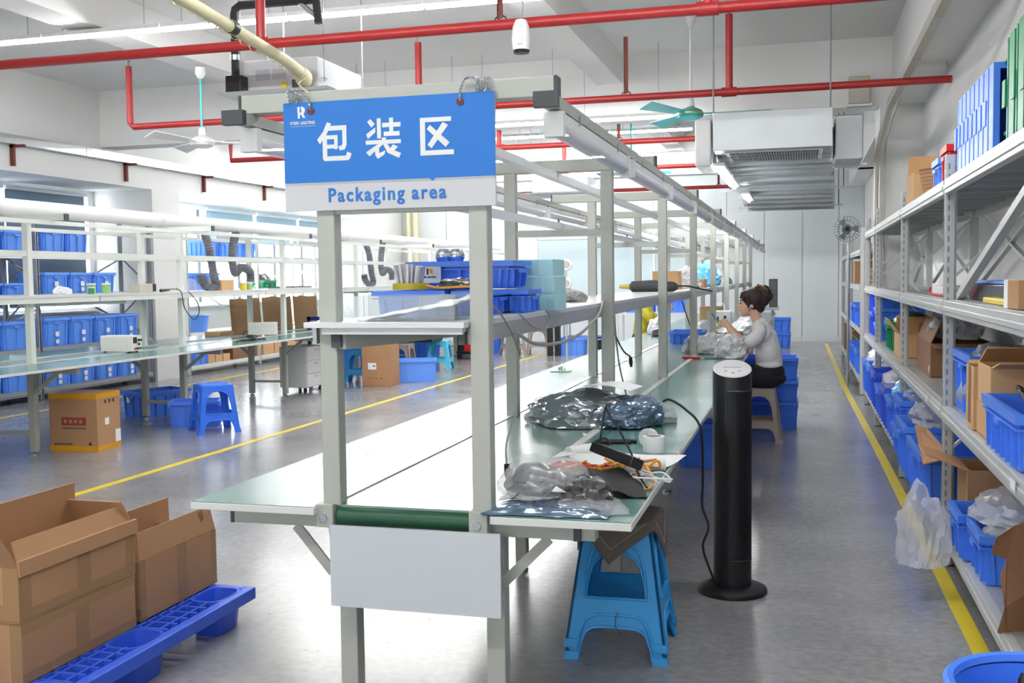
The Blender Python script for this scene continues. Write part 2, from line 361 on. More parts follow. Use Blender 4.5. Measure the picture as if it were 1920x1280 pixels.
# back wall of panels with a run of frosted glass
bw = struct('wall_back', MB().box(-10.5, YB, 0, 1.6, YB + 0.2, ZC), 'panelwall')
x = -9.2
def bpan(x0, x1, z0, z1, m, name='panel'): part(name, MB().box(x0 + 0.006, YB - 0.03, z0, x1 - 0.006, YB, z1), m, bw)
for x0, x1 in ((-9.2, -8.1), (-8.1, -7.0), (-7.0, -5.9), (-1.6, -0.8), (-0.8, 0.0), (0.0, 0.75), (0.75, 1.27)):
    bpan(x0, x1, 0.1, 3.3, 'panelwall')
for x0, x1 in ((-5.9, -4.55), (-4.55, -3.2), (-3.2, -2.3)):
    bpan(x0, x1, 0.6, 2.32, 'pglass', 'glass_panel'); bpan(x0, x1, 0.1, 0.6, 'panelwall'); bpan(x0, x1, 2.36, 3.3, 'panelwall')
bpan(-2.3, -1.6, 0.1, 3.3, 'panelwall')
f = MB()
for xx in (-5.9, -4.55, -3.2, -2.3): f.box(xx - 0.02, YB - 0.05, 0.1, xx + 0.02, YB, 2.36)
f.box(-5.9, YB - 0.05, 2.32, -2.3, YB, 2.36); part('glazing_frame', f, 'alu', bw)
struct('baseboard_back', MB().box(-9.2, YB - 0.04, 0, XR, YB, 0.1), 'alu')
# windows
def window(n, y0, y1, mulls, blinds):
    f = MB(); X = XW - 0.12
    f.box(X, y0, 1.05, XW, y1, 1.10); f.box(X, y0, 2.72, XW, y1, 2.78); f.box(X, y0, 1.1, XW, y0 + 0.05, 2.72); f.box(X, y1 - 0.05, 1.1, XW, y1, 2.72)
    root = struct('window_%d' % n, f, 'alu')
    part('window_sill', MB().box(XW, y0, 1.03, XW + 0.12, y1, 1.06), 'white', root)
    ys = [y0 + 0.05] + mulls + [y1 - 0.05]
    for m in mulls: part('mullion', MB().box(X + 0.02, m - 0.05, 1.1, XW - 0.01, m + 0.05, 2.72), 'mull', root)
    for a, c in zip(ys[:-1], ys[1:]):
        part('pane', MB().box(X + 0.05, a + 0.02, 1.1, X + 0.056, c - 0.02, 2.72), 'wglass', root)
        part('transom', MB().box(X + 0.03, a + 0.05, 1.9, X + 0.08, c - 0.05, 1.94), 'mull', root)
    for a, c, z, m in blinds:
        bl = part('roller_blind', MB().box(XW + 0.03, a, z, XW + 0.034, c, 2.72), m, root)
        part('blind_tube', MB().cyl((XW + 0.05, a - 0.02, 2.745), (XW + 0.05, c + 0.02, 2.745), 0.03, 10), 'alu', bl)
        part('bottom_rail', MB().box(XW + 0.02, a, z - 0.02, XW + 0.045, c, z), 'alu', bl)
window(1, 6.9, 13.45, [8.3, 9.9, 11.5], [(7.0, 8.6, 1.15, 'blind'), (8.7, 10.1, 1.15, 'blind'), (10.2, 11.58, 1.15, 'blind'), (11.68, 13.27, 1.15, 'blind')])
window(2, 14.3, 21.3, [16.36, 17.7, 19.1, 20.3], [(16.55, 18.2, 2.2, 'blind2'), (18.33, 20.0, 2.2, 'blind2'), (20.1, 21.2, 2.2, 'blind2')])
# floor lines
def line(n, pts, wd):
    m = MB()
    for (x0, y0), (x1, y1) in zip(pts[:-1], pts[1:]): m.hexa([(x0 - wd / 2, y0, 0), (x0 + wd / 2, y0, 0), (x1 + wd / 2, y1, 0), (x1 - wd / 2, y1, 0), (x0 - wd / 2, y0, .003), (x0 + wd / 2, y0, .003), (x1 + wd / 2, y1, .003), (x1 - wd / 2, y1, .003)])
    struct('trim_%d' % n, m, 'yline')
line(20, [(0.70, -1), (0.668, 3.9), (0.615, 8.6), (0.53, 14), (0.49, 23.0)], 0.065)
line(21, [(-4.85, 1), (-4.82, 6.2), (-4.79, 14.9), (-4.75, 23)], 0.07)
line(22, [(-8.45, 5), (-8.4, 14), (-8.4, 23)], 0.06)
# cable tray along the left wall with rusty brackets
t = thing('cable_tray', 'long silver cable tray bracketed along the left wall above the windows', 'cable tray')
part('tray_channel', MB().box(XL, 4.5, 3.13, XL + 0.12, 22.5, 3.24), 'zinc', t)
for y in (6.4, 8.5, 10.7, 12.9, 14.9, 16.85, 19.0, 21.0):
    part('bracket', MB().box(XL, y - 0.02, 2.88, XL + 0.05, y + 0.02, 3.13).box(XL, y - 0.02, 3.10, XL + 0.2, y + 0.02, 3.13), 'rust', t)
for y in (7.6, 9.8, 12.0, 15.6, 18.0, 20.2): part('tray_joint', MB().box(XL, y - 0.06, 3.125, XL + 0.125, y + 0.06, 3.245), 'alu', t)
# ---------------------------------------------------------------- packaging line in the middle
def wpart(name, mb, mats, t, label=None, bevel=0):    # part given in room coordinates
    p = t
    off = Vector((0, 0, 0))
    while p: off += p.location; p = p.parent
    return part(name, mb, mats, t, label, bevel, -off)
HT = 0.78
PX = (-1.355, -0.885)                                   # the two rows of posts
PY = [2.875 + 2.03 * i for i in range(9)]
YE = 19.3
bench = thing('packaging_bench', 'long greyish packaging line of posts, shelf, side tables and belt under the blue sign', 'workbench', (-1.12, 2.85, 0))
for i, y in enumerate(PY):
    for x in PX:
        wpart('post', MB().box(x - .028, y - .025, HT, x + .028, y + .025, 1.95), 'frame', bench, bevel=.003)
        wpart('leg', MB().box(x - .028 + .02, y + .03, .03, x + .028 + .02, y + .085, HT - .02), 'frame', bench, bevel=.003)
        wpart('levelling_foot', MB().cyl((x + .02, y + .057, .012), (x + .02, y + .057, .06), .012, 8).lathe([(0, 0), (.03, 0), (.03, .012), (.016, .02), (0, .02)], (x + .02, y + .057, 0), 12), 'chrome', bench)
    tb = wpart('top_beam', MB().box(-1.622, y - .025, 1.95, -.66, y + .025, 2.005), 'frame', bench, bevel=.003)
    wpart('end_cap', MB().box(-.66, y - .026, 1.949, -.652, y + .026, 2.006), 'cap', tb, 'dark end cap')
    wpart('end_cap', MB().box(-1.63, y - .026, 1.949, -1.622, y + .026, 2.006), 'cap', tb, 'dark end cap')
    wpart('cross_bar', MB().box(PX[0], y - .016, 1.645, PX[1], y + .016, 1.677), 'frame', bench)
    wpart('support_beam', MB().box(-1.70, y + .0, .705, -.56, y + .05, .755), 'frame', bench, bevel=.002)
    if i == 0:
        wpart('end_cap', MB().box(-1.712, y - .001, .704, -1.70, y + .051, .756), 'cap', bench, 'dark green end cap')
        wpart('end_cap', MB().box(-.62, y - .012, .706, -.60, y - .0005, .745), 'cap', bench, 'dark end cap')
    wpart('brace', MB().bar((-1.38, y - .01 + .035, .56), (-1.50, y - .01 + .035, .70), .03, .008, (0, 1, 0)), 'frame', bench)
    wpart('brace', MB().bar((-.84, y - .01 + .035, .56), (-.70, y - .01 + .035, .70), .03, .008, (0, 1, 0)), 'frame', bench)
    wpart('stretcher', MB().box(PX[0], y + .045, .30, PX[1] + .04, y + .07, .33), 'frame', bench) if i else None
for x in (-.665, -1.14, -1.605):
    r = wpart('light_rail', MB().box(x - .02, 2.78 if x != -1.14 else 2.91, 1.915, x + .02, YE, 1.948), 'frame' if x != -1.14 else 'alu', bench)
    wpart('end_cap', MB().box(x - .034, 2.766, 1.908, x + .034, 2.79, 1.950), 'cap', r, 'black end cap') if x != -1.14 else None
wpart('light_rail', MB().box(-1.14, 2.9, 1.68, -1.10, YE, 1.708), 'alu', bench)
m = MB()
for y in PY[1:]: m.cyl((-1.12, y, 1.70), (-1.12, y, 1.73), .006, 6).box(-1.135, y - .012, 1.708, -1.105, y + .012, 1.712)
wpart('clamp_bolt', m, 'chrome', bench)
# side tables: boards end to end, teal mat on a white-edged board
cuts = [2.80, 6.95, 11.05, 15.1, YE]
for a, c in zip(cuts[:-1], cuts[1:]):
    for x0, x1 in ((-1.805, -1.392), (-.848, -.445)):
        tt = wpart('table_board', MB().box(x0, a + .001, .757, x1, c - .001, .779), 'edge', bench, bevel=.002)
        wpart('table_mat', MB().box(x0 + .004, a + .004, .779, x1 - .004, c - .004, .781), 'esd', tt)
wpart('joint_strip', MB().box(-.885, 2.86, .765, -.85, YE, .782), 'edge', bench)
wpart('belt_guard', MB().box(-1.392, 2.86, .76, -1.352, YE, .784), 'alu', bench)
wpart('conveyor_belt', MB().box(-1.3505, 2.86, .765, -.887, YE, .780), 'belt', bench)
wpart('side_channel', MB().box(-1.372, 2.86, .69, -1.346, YE, .76), 'frame', bench)
wpart('side_channel', MB().box(-.9, 2.86, .69, -.876, YE, .76), 'frame', bench)
wpart('end_roller', MB().cyl((-1.335, 2.862, .747), (-.905, 2.862, .747), .027, 20), 'beltg', bench)
for x in (-1.372, -.892):
    br = wpart('roller_bracket', MB().box(x - .028, 2.83, .715, x + .028, 2.90, .785), 'frame', bench, bevel=.003)
    wpart('bolt', MB().cyl((x - .002, 2.824, .744), (x - .002, 2.832, .744), .0125, 6), 'chrome', br, 'bright zinc bolt')
wpart('end_board', MB().box(-1.350, 2.818, .483, -.823, 2.828, .726), 'board', bench, 'white corrugated plastic board closing the end')
# shelf
cut = [2.80, 4.93, 6.96, 8.99, 11.02, 13.05, 15.08, 17.1, YE]
for a, c in zip(cut[:-1], cut[1:]):
    s_ = wpart('shelf_board', MB().box(-1.41, a + .001, 1.312, -.915, c - .001, 1.328), 'shelfb', bench, bevel=.001)
    wpart('shelf_rail', MB().box(-.925, a + .06, 1.262, -.912, c - .03, 1.312), 'shelfs', s_)
    wpart('shelf_rail', MB().box(-1.41, a + .06, 1.262, -1.397, c - .03, 1.312), 'shelfs', s_)
wpart('tray_front', MB().box(-1.358, 2.815, 1.293, -.925, 2.85, 1.312), 'shelfb', bench)
wpart('shelf_arm', MB().bar((-1.31, 2.85, 1.27), (-.95, 3.6, 1.295), .03, .045), 'frame', bench)
wpart('shelf_arm', MB().bar((-1.34, 2.845, 1.275), (-1.31, 2.845, 1.275), .012, .045).box(-.945, 2.835, 1.262, -.925, 2.86, 1.30), 'cap', bench, 'dark end cap')

# unlit tube battens under the outer rails
def tube_light(x, y0, L, label, group, **k):
    t = thing('tube_light', label, 'lamp', (x, y0, 1.88), 0, group)
    part('batten', MB().box(-.02, .03, .0, .02, L - .03, .03), 'white', t)
    part('diffuser', MB().tube([(0, .03, -.012), (0, L - .03, -.012)], .026, 12), 'tube', t)
    part('end_piece', MB().box(-.028, 0, -.04, .028, .03, .03), 'white', t); part('end_piece', MB().box(-.028, L - .03, -.04, .028, L, .03), 'white', t)
    m = MB()
    for yy in (.25, L - .25): m.box(-.006, yy - .006, .03, .006, yy + .006, .035).bar((.022, yy, .02), (.022, yy, .05), .004, .01)
    part('hanger', m, 'chrome', t); return t
tl = tube_light(-.665, 2.86, 1.18, 'unlit frosted tube batten on the right rail of the packaging line, nearest the sign', 'tube battens on the right rail')
for i in range(1, 13): dup(tl, (-.665, 2.86 + 1.27 * i, 1.88), None, 'unlit frosted tube batten on the right rail, %s from the sign' % ORD[i])
tl = tube_light(-1.605, 2.86, 1.18, 'unlit frosted tube batten on the left rail of the packaging line, nearest the sign', 'tube battens on the left rail')
for i in range(1, 13): dup(tl, (-1.605, 2.86 + 1.27 * i, 1.88), None, 'unlit frosted tube batten on the left rail, %s from the sign' % ORD[i])

# ---------------------------------------------------------------- the sign
SY = 2.838
sg = thing('hanging_sign', 'blue and white sign reading Packaging area, chained to the front beam', 'sign', (-1.15, SY, 1.655))
sw, sh = .648, .316
R0 = lambda x0, z0, x1, z1, y0=-.004, y1=0.004: MB().box(x0, y0, z0, x1, y1, z1)
part('board', R0(-sw / 2, 0, sw / 2, sh), 'signgrey', sg)
part('blue_field', R0(-sw / 2, .082, sw / 2, sh, -.0048, -.004), 'signblue', sg, 'blue upper field with white lettering')
part('stripe', R0(-sw / 2, .075, sw / 2, .082, -.0047, -.004), 'signshade', sg)
part('notch', MB().prism([(.128, .0822), (.148, .0822), (.138, .0735)], lambda a, c, d: (a, -.0050 + d, c), .001), 'signblue', sg)
S = MB()
GL = []
SK = [0]
def stroke(pl):
    SK[0] += 1; e = -.0052 - .00003 * SK[0]; S.prism(pl, lambda a, c, d: (a, e * (1 - d) - .0047 * d, c), 1)
def bx_(x0, z0, x1, z1): stroke([(x0, z0), (x1, z0), (x1, z1), (x0, z1)])
# three characters drawn as bold strokes (unit box 0..1, y up)
def glyph(ox, oz, wd, ht, polys, nm='character'):
    global S; S = MB(); GL.append((nm, S))
    for pl in polys: stroke([(ox + a * wd, oz + c * ht) for a, c in pl])
bao = [[(.30, 1.0), (.42, .96), (.28, .68), (.08, .44), (.0, .56), (.18, .76)], [(.24, .90), (.86, .90), (.86, .78), (.24, .78)], [(.74, .80), (.86, .80), (.86, .40), (.80, .28), (.66, .26), (.62, .37), (.70, .38), (.74, .42)],
       [(.18, .66), (.60, .66), (.60, .56), (.18, .56)], [(.50, .66), (.60, .66), (.60, .30), (.50, .30)], [(.18, .42), (.60, .42), (.60, .32), (.18, .32)], [(.16, .66), (.29, .66), (.29, .04), (.20, .0), (.16, .06)],
       [(.18, .12), (.84, .12), (.94, .06), (.90, .0), (.22, .0)], [(.84, .12), (.87, .22), (1.0, .17), (.96, .05), (.90, .0)]]
zhuang = [[(.05, .92), (.14, .99), (.27, .86), (.17, .78)], [(.02, .62), (.28, .78), (.28, .66), (.06, .50)], [(.33, 1.0), (.44, 1.0), (.44, .50), (.33, .50)], [(.48, .88), (1.0, .88), (1.0, .77), (.48, .77)], [(.68, 1.0), (.79, 1.0), (.79, .56), (.68, .56)],
          [(.52, .66), (.97, .66), (.97, .55), (.52, .55)], [(0, .46), (1.0, .46), (1.0, .36), (0, .36)], [(.46, .52), (.58, .52), (.58, .40), (.46, .40)], [(.42, .40), (.56, .40), (.10, .07), (.0, .17)],
          [(.26, .26), (.38, .32), (.38, .14), (.56, .20), (.53, .10), (.34, .0), (.27, .08)], [(.48, .38), (.60, .38), (.72, .22), (1.0, .12), (.94, .0), (.62, .14)], [(.78, .34), (.92, .28), (.76, .14), (.66, .20)]]
qu = [[(0, 1.0), (.93, 1.0), (.93, .88), (0, .88)], [(0, .92), (.15, .92), (.15, 0), (0, 0)], [(.0, .13), (1.0, .13), (1.0, 0), (.0, 0)], [(.68, .86), (.84, .78), (.34, .18), (.22, .28)], [(.20, .70), (.30, .80), (.88, .32), (.76, .20)]]
glyph(-.217, .143, .108, .112, bao); glyph(-.064, .143, .108, .115, zhuang); glyph(.103, .146, .100, .106, qu)
# emblem: split R in white
glyph(-.278, .270, .026, .034, [[(0, 1), (.28, 1), (.28, .55), (.42, .48), (.42, .36), (.30, .30), (.30, 0), (.06, 0)], [(.42, 1), (.66, 1), (.92, .82), (.94, .62), (.72, .34), (1.0, .06), (.68, .04), (.44, .34), (.44, .52), (.54, .62), (.46, .70)]], 'emblem')
S = MB(); GL.append(('underline', S)); S.box(-.300, -.0056, .247, -.220, -.0048, .2478)
for nm, S in GL: part(nm, S, 'white', sg, 'white printed ' + nm)
words(sg, ('RYEER', 'LIGHTING'), .0125, 'white', (-.302, -.0052, .2525), .004, off=.0002, sx=.82)
words(sg, ('Packaging', 'area'), .056, 'signblue', (-.187, -.0052, .025), .022, off=.0011, sx=.90, space=1.22)
for k, (x, xx) in enumerate(((-.235, -.30), (.224, .275))):
    part('grommet', MB().cyl((x, -.008, .29 if k == 0 else .291), (x, -.004, .29 if k == 0 else .291), .011, 12), 'rust', sg, 'rusty brown eyelet')
    m = MB()
    pts = bez([(x, -.008, .292), (x - .004 + k * .008, -.012, .325), (x + (xx - x) * .4, -.014, .352 - .02 * (1 - k)), (xx, -.012, .350), (xx, -.012, .318)], 7)
    pts += [(xx + .012 * j, -.012 - .002 * (j % 2), .318 + (.032 if j % 2 else 0)) for j in range(1, 3)]
    for i, p in enumerate(pts):       # small interlocking links
        p = Vector(p); q = Vector(pts[min(i + 1, len(pts) - 1)]); d = (q - p).normalized() if (q - p).length > 1e-6 else Vector((0, 0, 1))
        s1 = d.orthogonal().normalized(); s1 = s1 if i % 2 else d.cross(s1)
        m.tube([p + d * .006 * math.cos(a) + s1 * .0035 * math.sin(a) for a in [j * PI / 3 for j in range(7)]], .0011, 5, False)
    part('chain', m, 'chrome', sg, 'small steel chain looped over the beam')
    m = MB()
    for j in range(5):                # turns of chain wound round the beam
        xa = xx + (-.004 + .009 * j)
        cpts = bez([(xa, .004, .300), (xa, .005, .312), (xa + .002, -.0085, .325), (xa + .003, -.0085, .338), (xa, -.0065, .352), (xa, .03, .354)], 3)
        for i, p in enumerate(cpts[:-1]):
            d = (cpts[i + 1] - p).normalized(); s1 = Vector((1, 0, 0)) if i % 2 else d.cross(Vector((1, 0, 0)))
            m.tube([p + d * .005 * math.cos(a) + s1 * .003 * math.sin(a) for a in [q_ * PI / 3 for q_ in range(7)]], .001, 4, False)
    part('chain_winding', m, 'zinc', sg)
# ---------------------------------------------------------------- generic containers
_cc = {}
def crate_meshes(L, W, H, m, nl=5, nw=3, rim=None):
    k = (round(L, 3), round(W, 3), round(H, 3), m, rim)
    if k in _cc: return _cc[k]
    rb_ = rim or min(.034, H * .2); t = .006; a, b_ = L / 2 - .018, W / 2 - .018; s = .93
    B_ = MB()
    ob = [(-a * s, -b_ * s), (a * s, -b_ * s), (a * s, b_ * s), (-a * s, b_ * s)]; ot = [(-a, -b_), (a, -b_), (a, b_), (-a, b_)]
    ib = [(x - t * (1 if x > 0 else -1), y - t * (1 if y > 0 else -1)) for x, y in ob]; it = [(x - t * (1 if x > 0 else -1), y - t * (1 if y > 0 else -1)) for x, y in ot]
    vs = [(x, y, 0) for x, y in ob] + [(x, y, H) for x, y in ot] + [(x, y, .008) for x, y in ib] + [(x, y, H) for x, y in it]
    fs = [(3, 2, 1, 0), (8, 9, 10, 11)]
    for i in range(4):
        j = (i + 1) % 4; fs += [(i, j, 4 + j, 4 + i), (8 + j, 8 + i, 12 + i, 12 + j), (4 + i, 4 + j, 12 + j, 12 + i)]
    B_.add(vs, fs, False)
    def rib(x, y, dx, dy, nx, ny):   # tapered upright rib
        def q(f, o): return (x * f + nx * o, y * f + ny * o)
        zt = H - rb_ * 1.45; ft = s + (1 - s) * zt / H; z0 = .006
        p0, p1 = q(s, -.001), q(s, .018); p2, p3 = q(ft, -.001), q(ft, .016)
        h = .006
        B_.hexa([(p0[0] - dx * h, p0[1] - dy * h, z0), (p0[0] + dx * h, p0[1] + dy * h, z0), (p1[0] + dx * h, p1[1] + dy * h, z0), (p1[0] - dx * h, p1[1] - dy * h, z0),
                 (p2[0] - dx * h, p2[1] - dy * h, zt), (p2[0] + dx * h, p2[1] + dy * h, zt), (p3[0] + dx * h, p3[1] + dy * h, zt), (p3[0] - dx * h, p3[1] - dy * h, zt)])
    for sg_ in (-1, 1):
        for i in range(nl): rib((-.86 + 1.72 * i / (nl - 1)) * a, sg_ * b_, 1, 0, 0, sg_)
        for i in range(nw): rib(sg_ * a, (-.8 + 1.6 * i / (nw - 1)) * b_, 0, 1, sg_, 0)
        B_.box(sg_ * (L / 2 - .004) - .008, -min(.05, W * .2), H - rb_ * 2.2, sg_ * (L / 2 - .004) + .004, min(.05, W * .2), H - rb_ * 1.6)   # hand grip
    R_ = MB()
    A_, C_ = L / 2, W / 2
    for z0, z1, o in ((H - rb_, H, 0), (H - rb_ * 1.62, H - rb_ * 1.4, .003)):
        R_.box(-A_ + o, -C_ + o, z0, A_ - o, -C_ + .020, z1).box(-A_ + o, C_ - .020, z0, A_ - o, C_ - o, z1).box(-A_ + o, -C_ + .020, z0, -A_ + .020, C_ - .020, z1).box(A_ - .020, -C_ + .020, z0, A_ - o, C_ - .020, z1)
    _cc[k] = (B_.mesh('crate_body', m), R_.mesh('crate_rim', m)); return _cc[k]
def crate(loc, L, W, H, label, m='blue', rz=0, group=None, cards=(), nl=5, nw=3, rim=None):
    t = thing('plastic_crate', label, 'crate', loc, rz, group)
    bo, ri = crate_meshes(L, W, H, m, nl, nw, rim)
    part('crate_body', bo, m, t); part('crate_rim', ri, m, t)
    for (sx, sy, px, pz, cw, ch) in cards:     # paper cards on a side; side given as outward axis
        mb = MB()
        if sx: mb.box(sx * (L / 2 + .001) - .001, px - cw / 2, pz, sx * (L / 2 + .001) + .001, px + cw / 2, pz + ch)
        else: mb.box(px - cw / 2, sy * (W / 2 + .001) - .001, pz, px + cw / 2, sy * (W / 2 + .001) + .001, pz + ch)
        part('paper_card', mb, 'paper', t, 'white paper card')
    return t
def carton(loc, L, W, H, label, m='carton', rz=0, flaps=(), tapes=(), group=None, name='cardboard_box', inner=None):
    """flaps: (side, angle, length) with side in 'x+','x-','y+','y-'; angle 0 = upright, 90 = flat outwards"""
    t = thing(name, label, 'box', loc, rz, group); a, b_ = L / 2, W / 2; th = .006
    B_ = MB()
    if flaps:
        B_.box(-a, -b_, 0, a, b_, th).box(-a, -b_, th, a, -b_ + th, H).box(-a, b_ - th, th, a, b_, H).box(-a, -b_ + th, th, -a + th, b_ - th, H).box(a - th, -b_ + th, th, a, b_ - th, H)
    else: B_.box(-a, -b_, 0, a, b_, H)
    part('box_body', B_, m, t, bevel=.003)
    for sd, ang, ln in flaps:
        an = math.radians(ang); o, u = math.sin(an) * ln, math.cos(an) * ln; n = (math.cos(an) * th, -math.sin(an) * th); e = .004
        sgn = 1 if sd[1] == '+' else -1
        w_ = (b_ if sd[0] == 'x' else a) - e; F = MB()
        def pt(off, v, z): return (sgn * ((a if sd[0] == 'x' else b_) - th + off), v, H + z) if sd[0] == 'x' else (v, sgn * ((b_) - th + off), H + z)
        pts = [pt(0, -w_, 0), pt(0, w_, 0), pt(n[0], w_, n[1]), pt(n[0], -w_, n[1]), pt(o, -w_ + .012, u), pt(o, w_ - .012, u), pt(o + n[0], w_ - .012, u + n[1]), pt(o + n[0], -w_ + .012, u + n[1])]
        F.hexa(pts); part('box_flap', F, m, t, bevel=0)
    for tp in tapes: part('packing_tape', MB().box(*tp[:6]), tp[6] if len(tp) > 6 else 'tape', t)
    return t
def panel_side(wb, wt, H, hw, leg, arch, st):
    pass
_sm = {}
def stool_mesh(H, wb, wt, m, seat='round'):
    """moulded plastic stool: four splayed corner legs, arched side openings, stretchers"""
    k = (H, wb, wt, m)
    if k in _sm: return _sm[k]
    out = {}
    th = .010; legw = .26; zs0, zs1 = .27 * H, .40 * H       # stretcher band
    def hw(z): return (wb + (wt - wb) * z / H) / 2
    N = 14
    def side():
        S_ = MB()
        def pt(u, z, d): return (u * hw(z), -(hw(z) - d), z)
        us = [-1 + 2 * i / (2 * N) for i in range(2 * N + 1)]
        def ints(u):
            au = abs(u); e = 1 - legw
            if au >= e - 1e-6: return [(0, H - .012)]
            r = au / e
            low = zs0 - .09 * H * (1 - math.sqrt(max(0, 1 - r ** 4))) * 1.0
            top = H * (.60 + .26 * math.sqrt(max(0, 1 - r ** 2.6)))
            return [(low if r < .98 else 0.02 * H, zs1), (top, H - .012)]
        return S_, us, ints, pt
    S_, us, ints, pt = side()
    # columns: full legs plus two intervals in between
    def strip(u0, u1, za0, zb0, za1, zb1):
        S_.hexa([pt(u0, za0, 0), pt(u1, za1, 0), pt(u1, za1, th), pt(u0, za0, th), pt(u0, zb0, 0), pt(u1, zb1, 0), pt(u1, zb1, th), pt(u0, zb0, th)])
    e = 1 - legw
    strip(-1, -e, 0, H - .012, 0, H - .012); strip(e, 1, 0, H - .012, 0, H - .012)
    n = 12
    def low(u): r = min(1, abs(u) / e); return zs0 - .17 * H * (1 - math.sqrt(max(0, 1 - r ** 5)))
    def top(u): r = min(1, abs(u) / e); return H * (.62 + .24 * math.sqrt(max(0, 1 - r ** 2.4)))
    for i in range(n):
        u0 = -e + 2 * e * i / n; u1 = -e + 2 * e * (i + 1) / n
        strip(u0, u1, low(u0), zs1, low(u1), zs1); strip(u0, u1, top(u0), H - .012, top(u1), H - .012)
    # raised welt round the opening and flared foot
    S2 = MB()
    pts = [(-e * .97, zs1)] + [(-e * .97, zs1 + (top(e) - zs1) * .98)] + [(-e + 2 * e * i / 16, top(-e + 2 * e * i / 16)) for i in range(1, 16)] + [(e * .97, zs1 + (top(e) - zs1) * .98), (e * .97, zs1), (-e * .97, zs1)]
    S2.tube([pt(u, z, -.001) for u, z in pts], .0055, 6, False)
    pts = [(-e, .01)] + [(-e + 2 * e * i / 16, low(-e + 2 * e * i / 16)) for i in range(17)] + [(e, .01)]
    S2.tube([pt(u, z, -.001) for u, z in pts], .0055, 6, False)
    for sgn in (-1, 1):
        S2.hexa([pt(sgn * 1.02, 0, -.006), pt(sgn * e, 0, -.006), pt(sgn * e, 0, th), pt(sgn * 1.02, 0, th), pt(sgn * 1.02, .03, -.006), pt(sgn * e, .03, -.006), pt(sgn * e, .03, th), pt(sgn * 1.02, .03, th)])
    out['side'] = S_.mesh('stool_side', m); out['welt'] = S2.mesh('side_welt', m, .9)
    T_ = MB(); r = hw(H); n = 28
    def sq(a, rad):   # rounded square
        c_, s__ = math.cos(a), math.sin(a); p_ = 5.0
        f = (abs(c_) ** p_ + abs(s__) ** p_) ** (-1 / p_); return (rad * f * c_, rad * f * s__)
    prof = [(r * 1.03, H - .045), (r * 1.035, H - .018), (r * 1.0, H - .004), (r * .93, H), (r * .80, H - .002), (r * .3, H - .006), (.012, H - .006)]
    vs = []; fs = []
    for rad, z in prof:
        for i in range(n): x_, y_ = sq(2 * PI * i / n, rad); vs.append((x_, y_, z))
    for j in range(len(prof) - 1):
        for i in range(n): i2 = (i + 1) % n; fs.append((j * n + i, j * n + i2, (j + 1) * n + i2, (j + 1) * n + i))
    T_.add(vs, fs, True); out['seat'] = T_.mesh('stool_seat', m, 1.0)
    _sm[k] = out; return out
def stool(loc, H, wb, wt, m, label, rz=0, group=None, cat='stool', name='plastic_stool'):
    t = thing(name, label, cat, loc, rz, group); ms = stool_mesh(H, wb, wt, m)
    part('stool_seat', ms['seat'], m, t)
    for i in range(4):
        o = part('stool_side', ms['side'], m, t, rz=i * PI / 2); part('side_welt', ms['welt'], m, o)
    return t
def bag_mesh(size, seed, sub=4, crease=.22, flat=.25, spike=0.0, fine=.05):
    """crumpled bag: a sphere pushed in and out by ridged noise, sagging on its base"""
    import bmesh
    bm = bmesh.new(); bmesh.ops.create_icosphere(bm, subdivisions=sub, radius=1.0)
    sx, sy, sz = (d / 2 for d in size); o = Vector((seed * 3.1, seed * 1.7, seed * .9))
    for v in bm.verts:
        p = v.co.copy()
        n1 = noise.noise(p * 1.3 + o); n2 = 1 - abs(noise.noise(p * 2.9 + o)) * 2; n3 = 1 - abs(noise.noise(p * 6.5 + o)) * 2
        n4 = 1 - abs(noise.noise(Vector((p.x * 7, p.y * 15, p.z * 15)) + o)) * 2
        f = 1 + fine * n4 + .30 * n1 + crease * (.6 * n2 + .35 * n3 - .4)
        if spike: f += spike * max(0, p.z) ** 3 * (1 + n2)
        z = p.z * f
        if z < -flat: z = -flat - (z + flat) * -.06
        v.co = Vector((p.x * f * sx, p.y * f * sy, (z + flat * 1.05) * sz * 1.6))
    lo = min(v.co.z for v in bm.verts)
    hx = max(abs(v.co.x) for v in bm.verts); hy = max(abs(v.co.y) for v in bm.verts); hz = max(v.co.z for v in bm.verts) - lo
    for v in bm.verts: v.co = Vector((v.co.x * sx / hx, v.co.y * sy / hy, (v.co.z - lo) * size[2] / hz))
    me = bpy.data.meshes.new('bag'); bm.to_mesh(me); bm.free()
    me.polygons.foreach_set('use_smooth', [True] * len(me.polygons)); me.set_sharp_from_angle(angle=.42); return me
def bag(loc, size, m, label, seed=1, rz=0, group=None, name='plastic_bag', sub=4, crease=.22, cat='bag', spike=0.0, inner=None):
    me = bag_mesh(size, seed, sub, crease, .25, spike, .022 if m.startswith('esd') else .05); me.materials.append(MT[m])
    o = link(name, me, None, loc, rz); tag(o, label, cat, group)
    if inner:   # what shows through the film
        mi = bag_mesh((size[0] * .8, size[1] * .8, size[2] * .72), seed + 5, 3, .3); mi.materials.append(MT[inner]); c = link('contents', mi, o, (0, 0, .002)); c['label'] = 'contents seen through the bag'
    return o
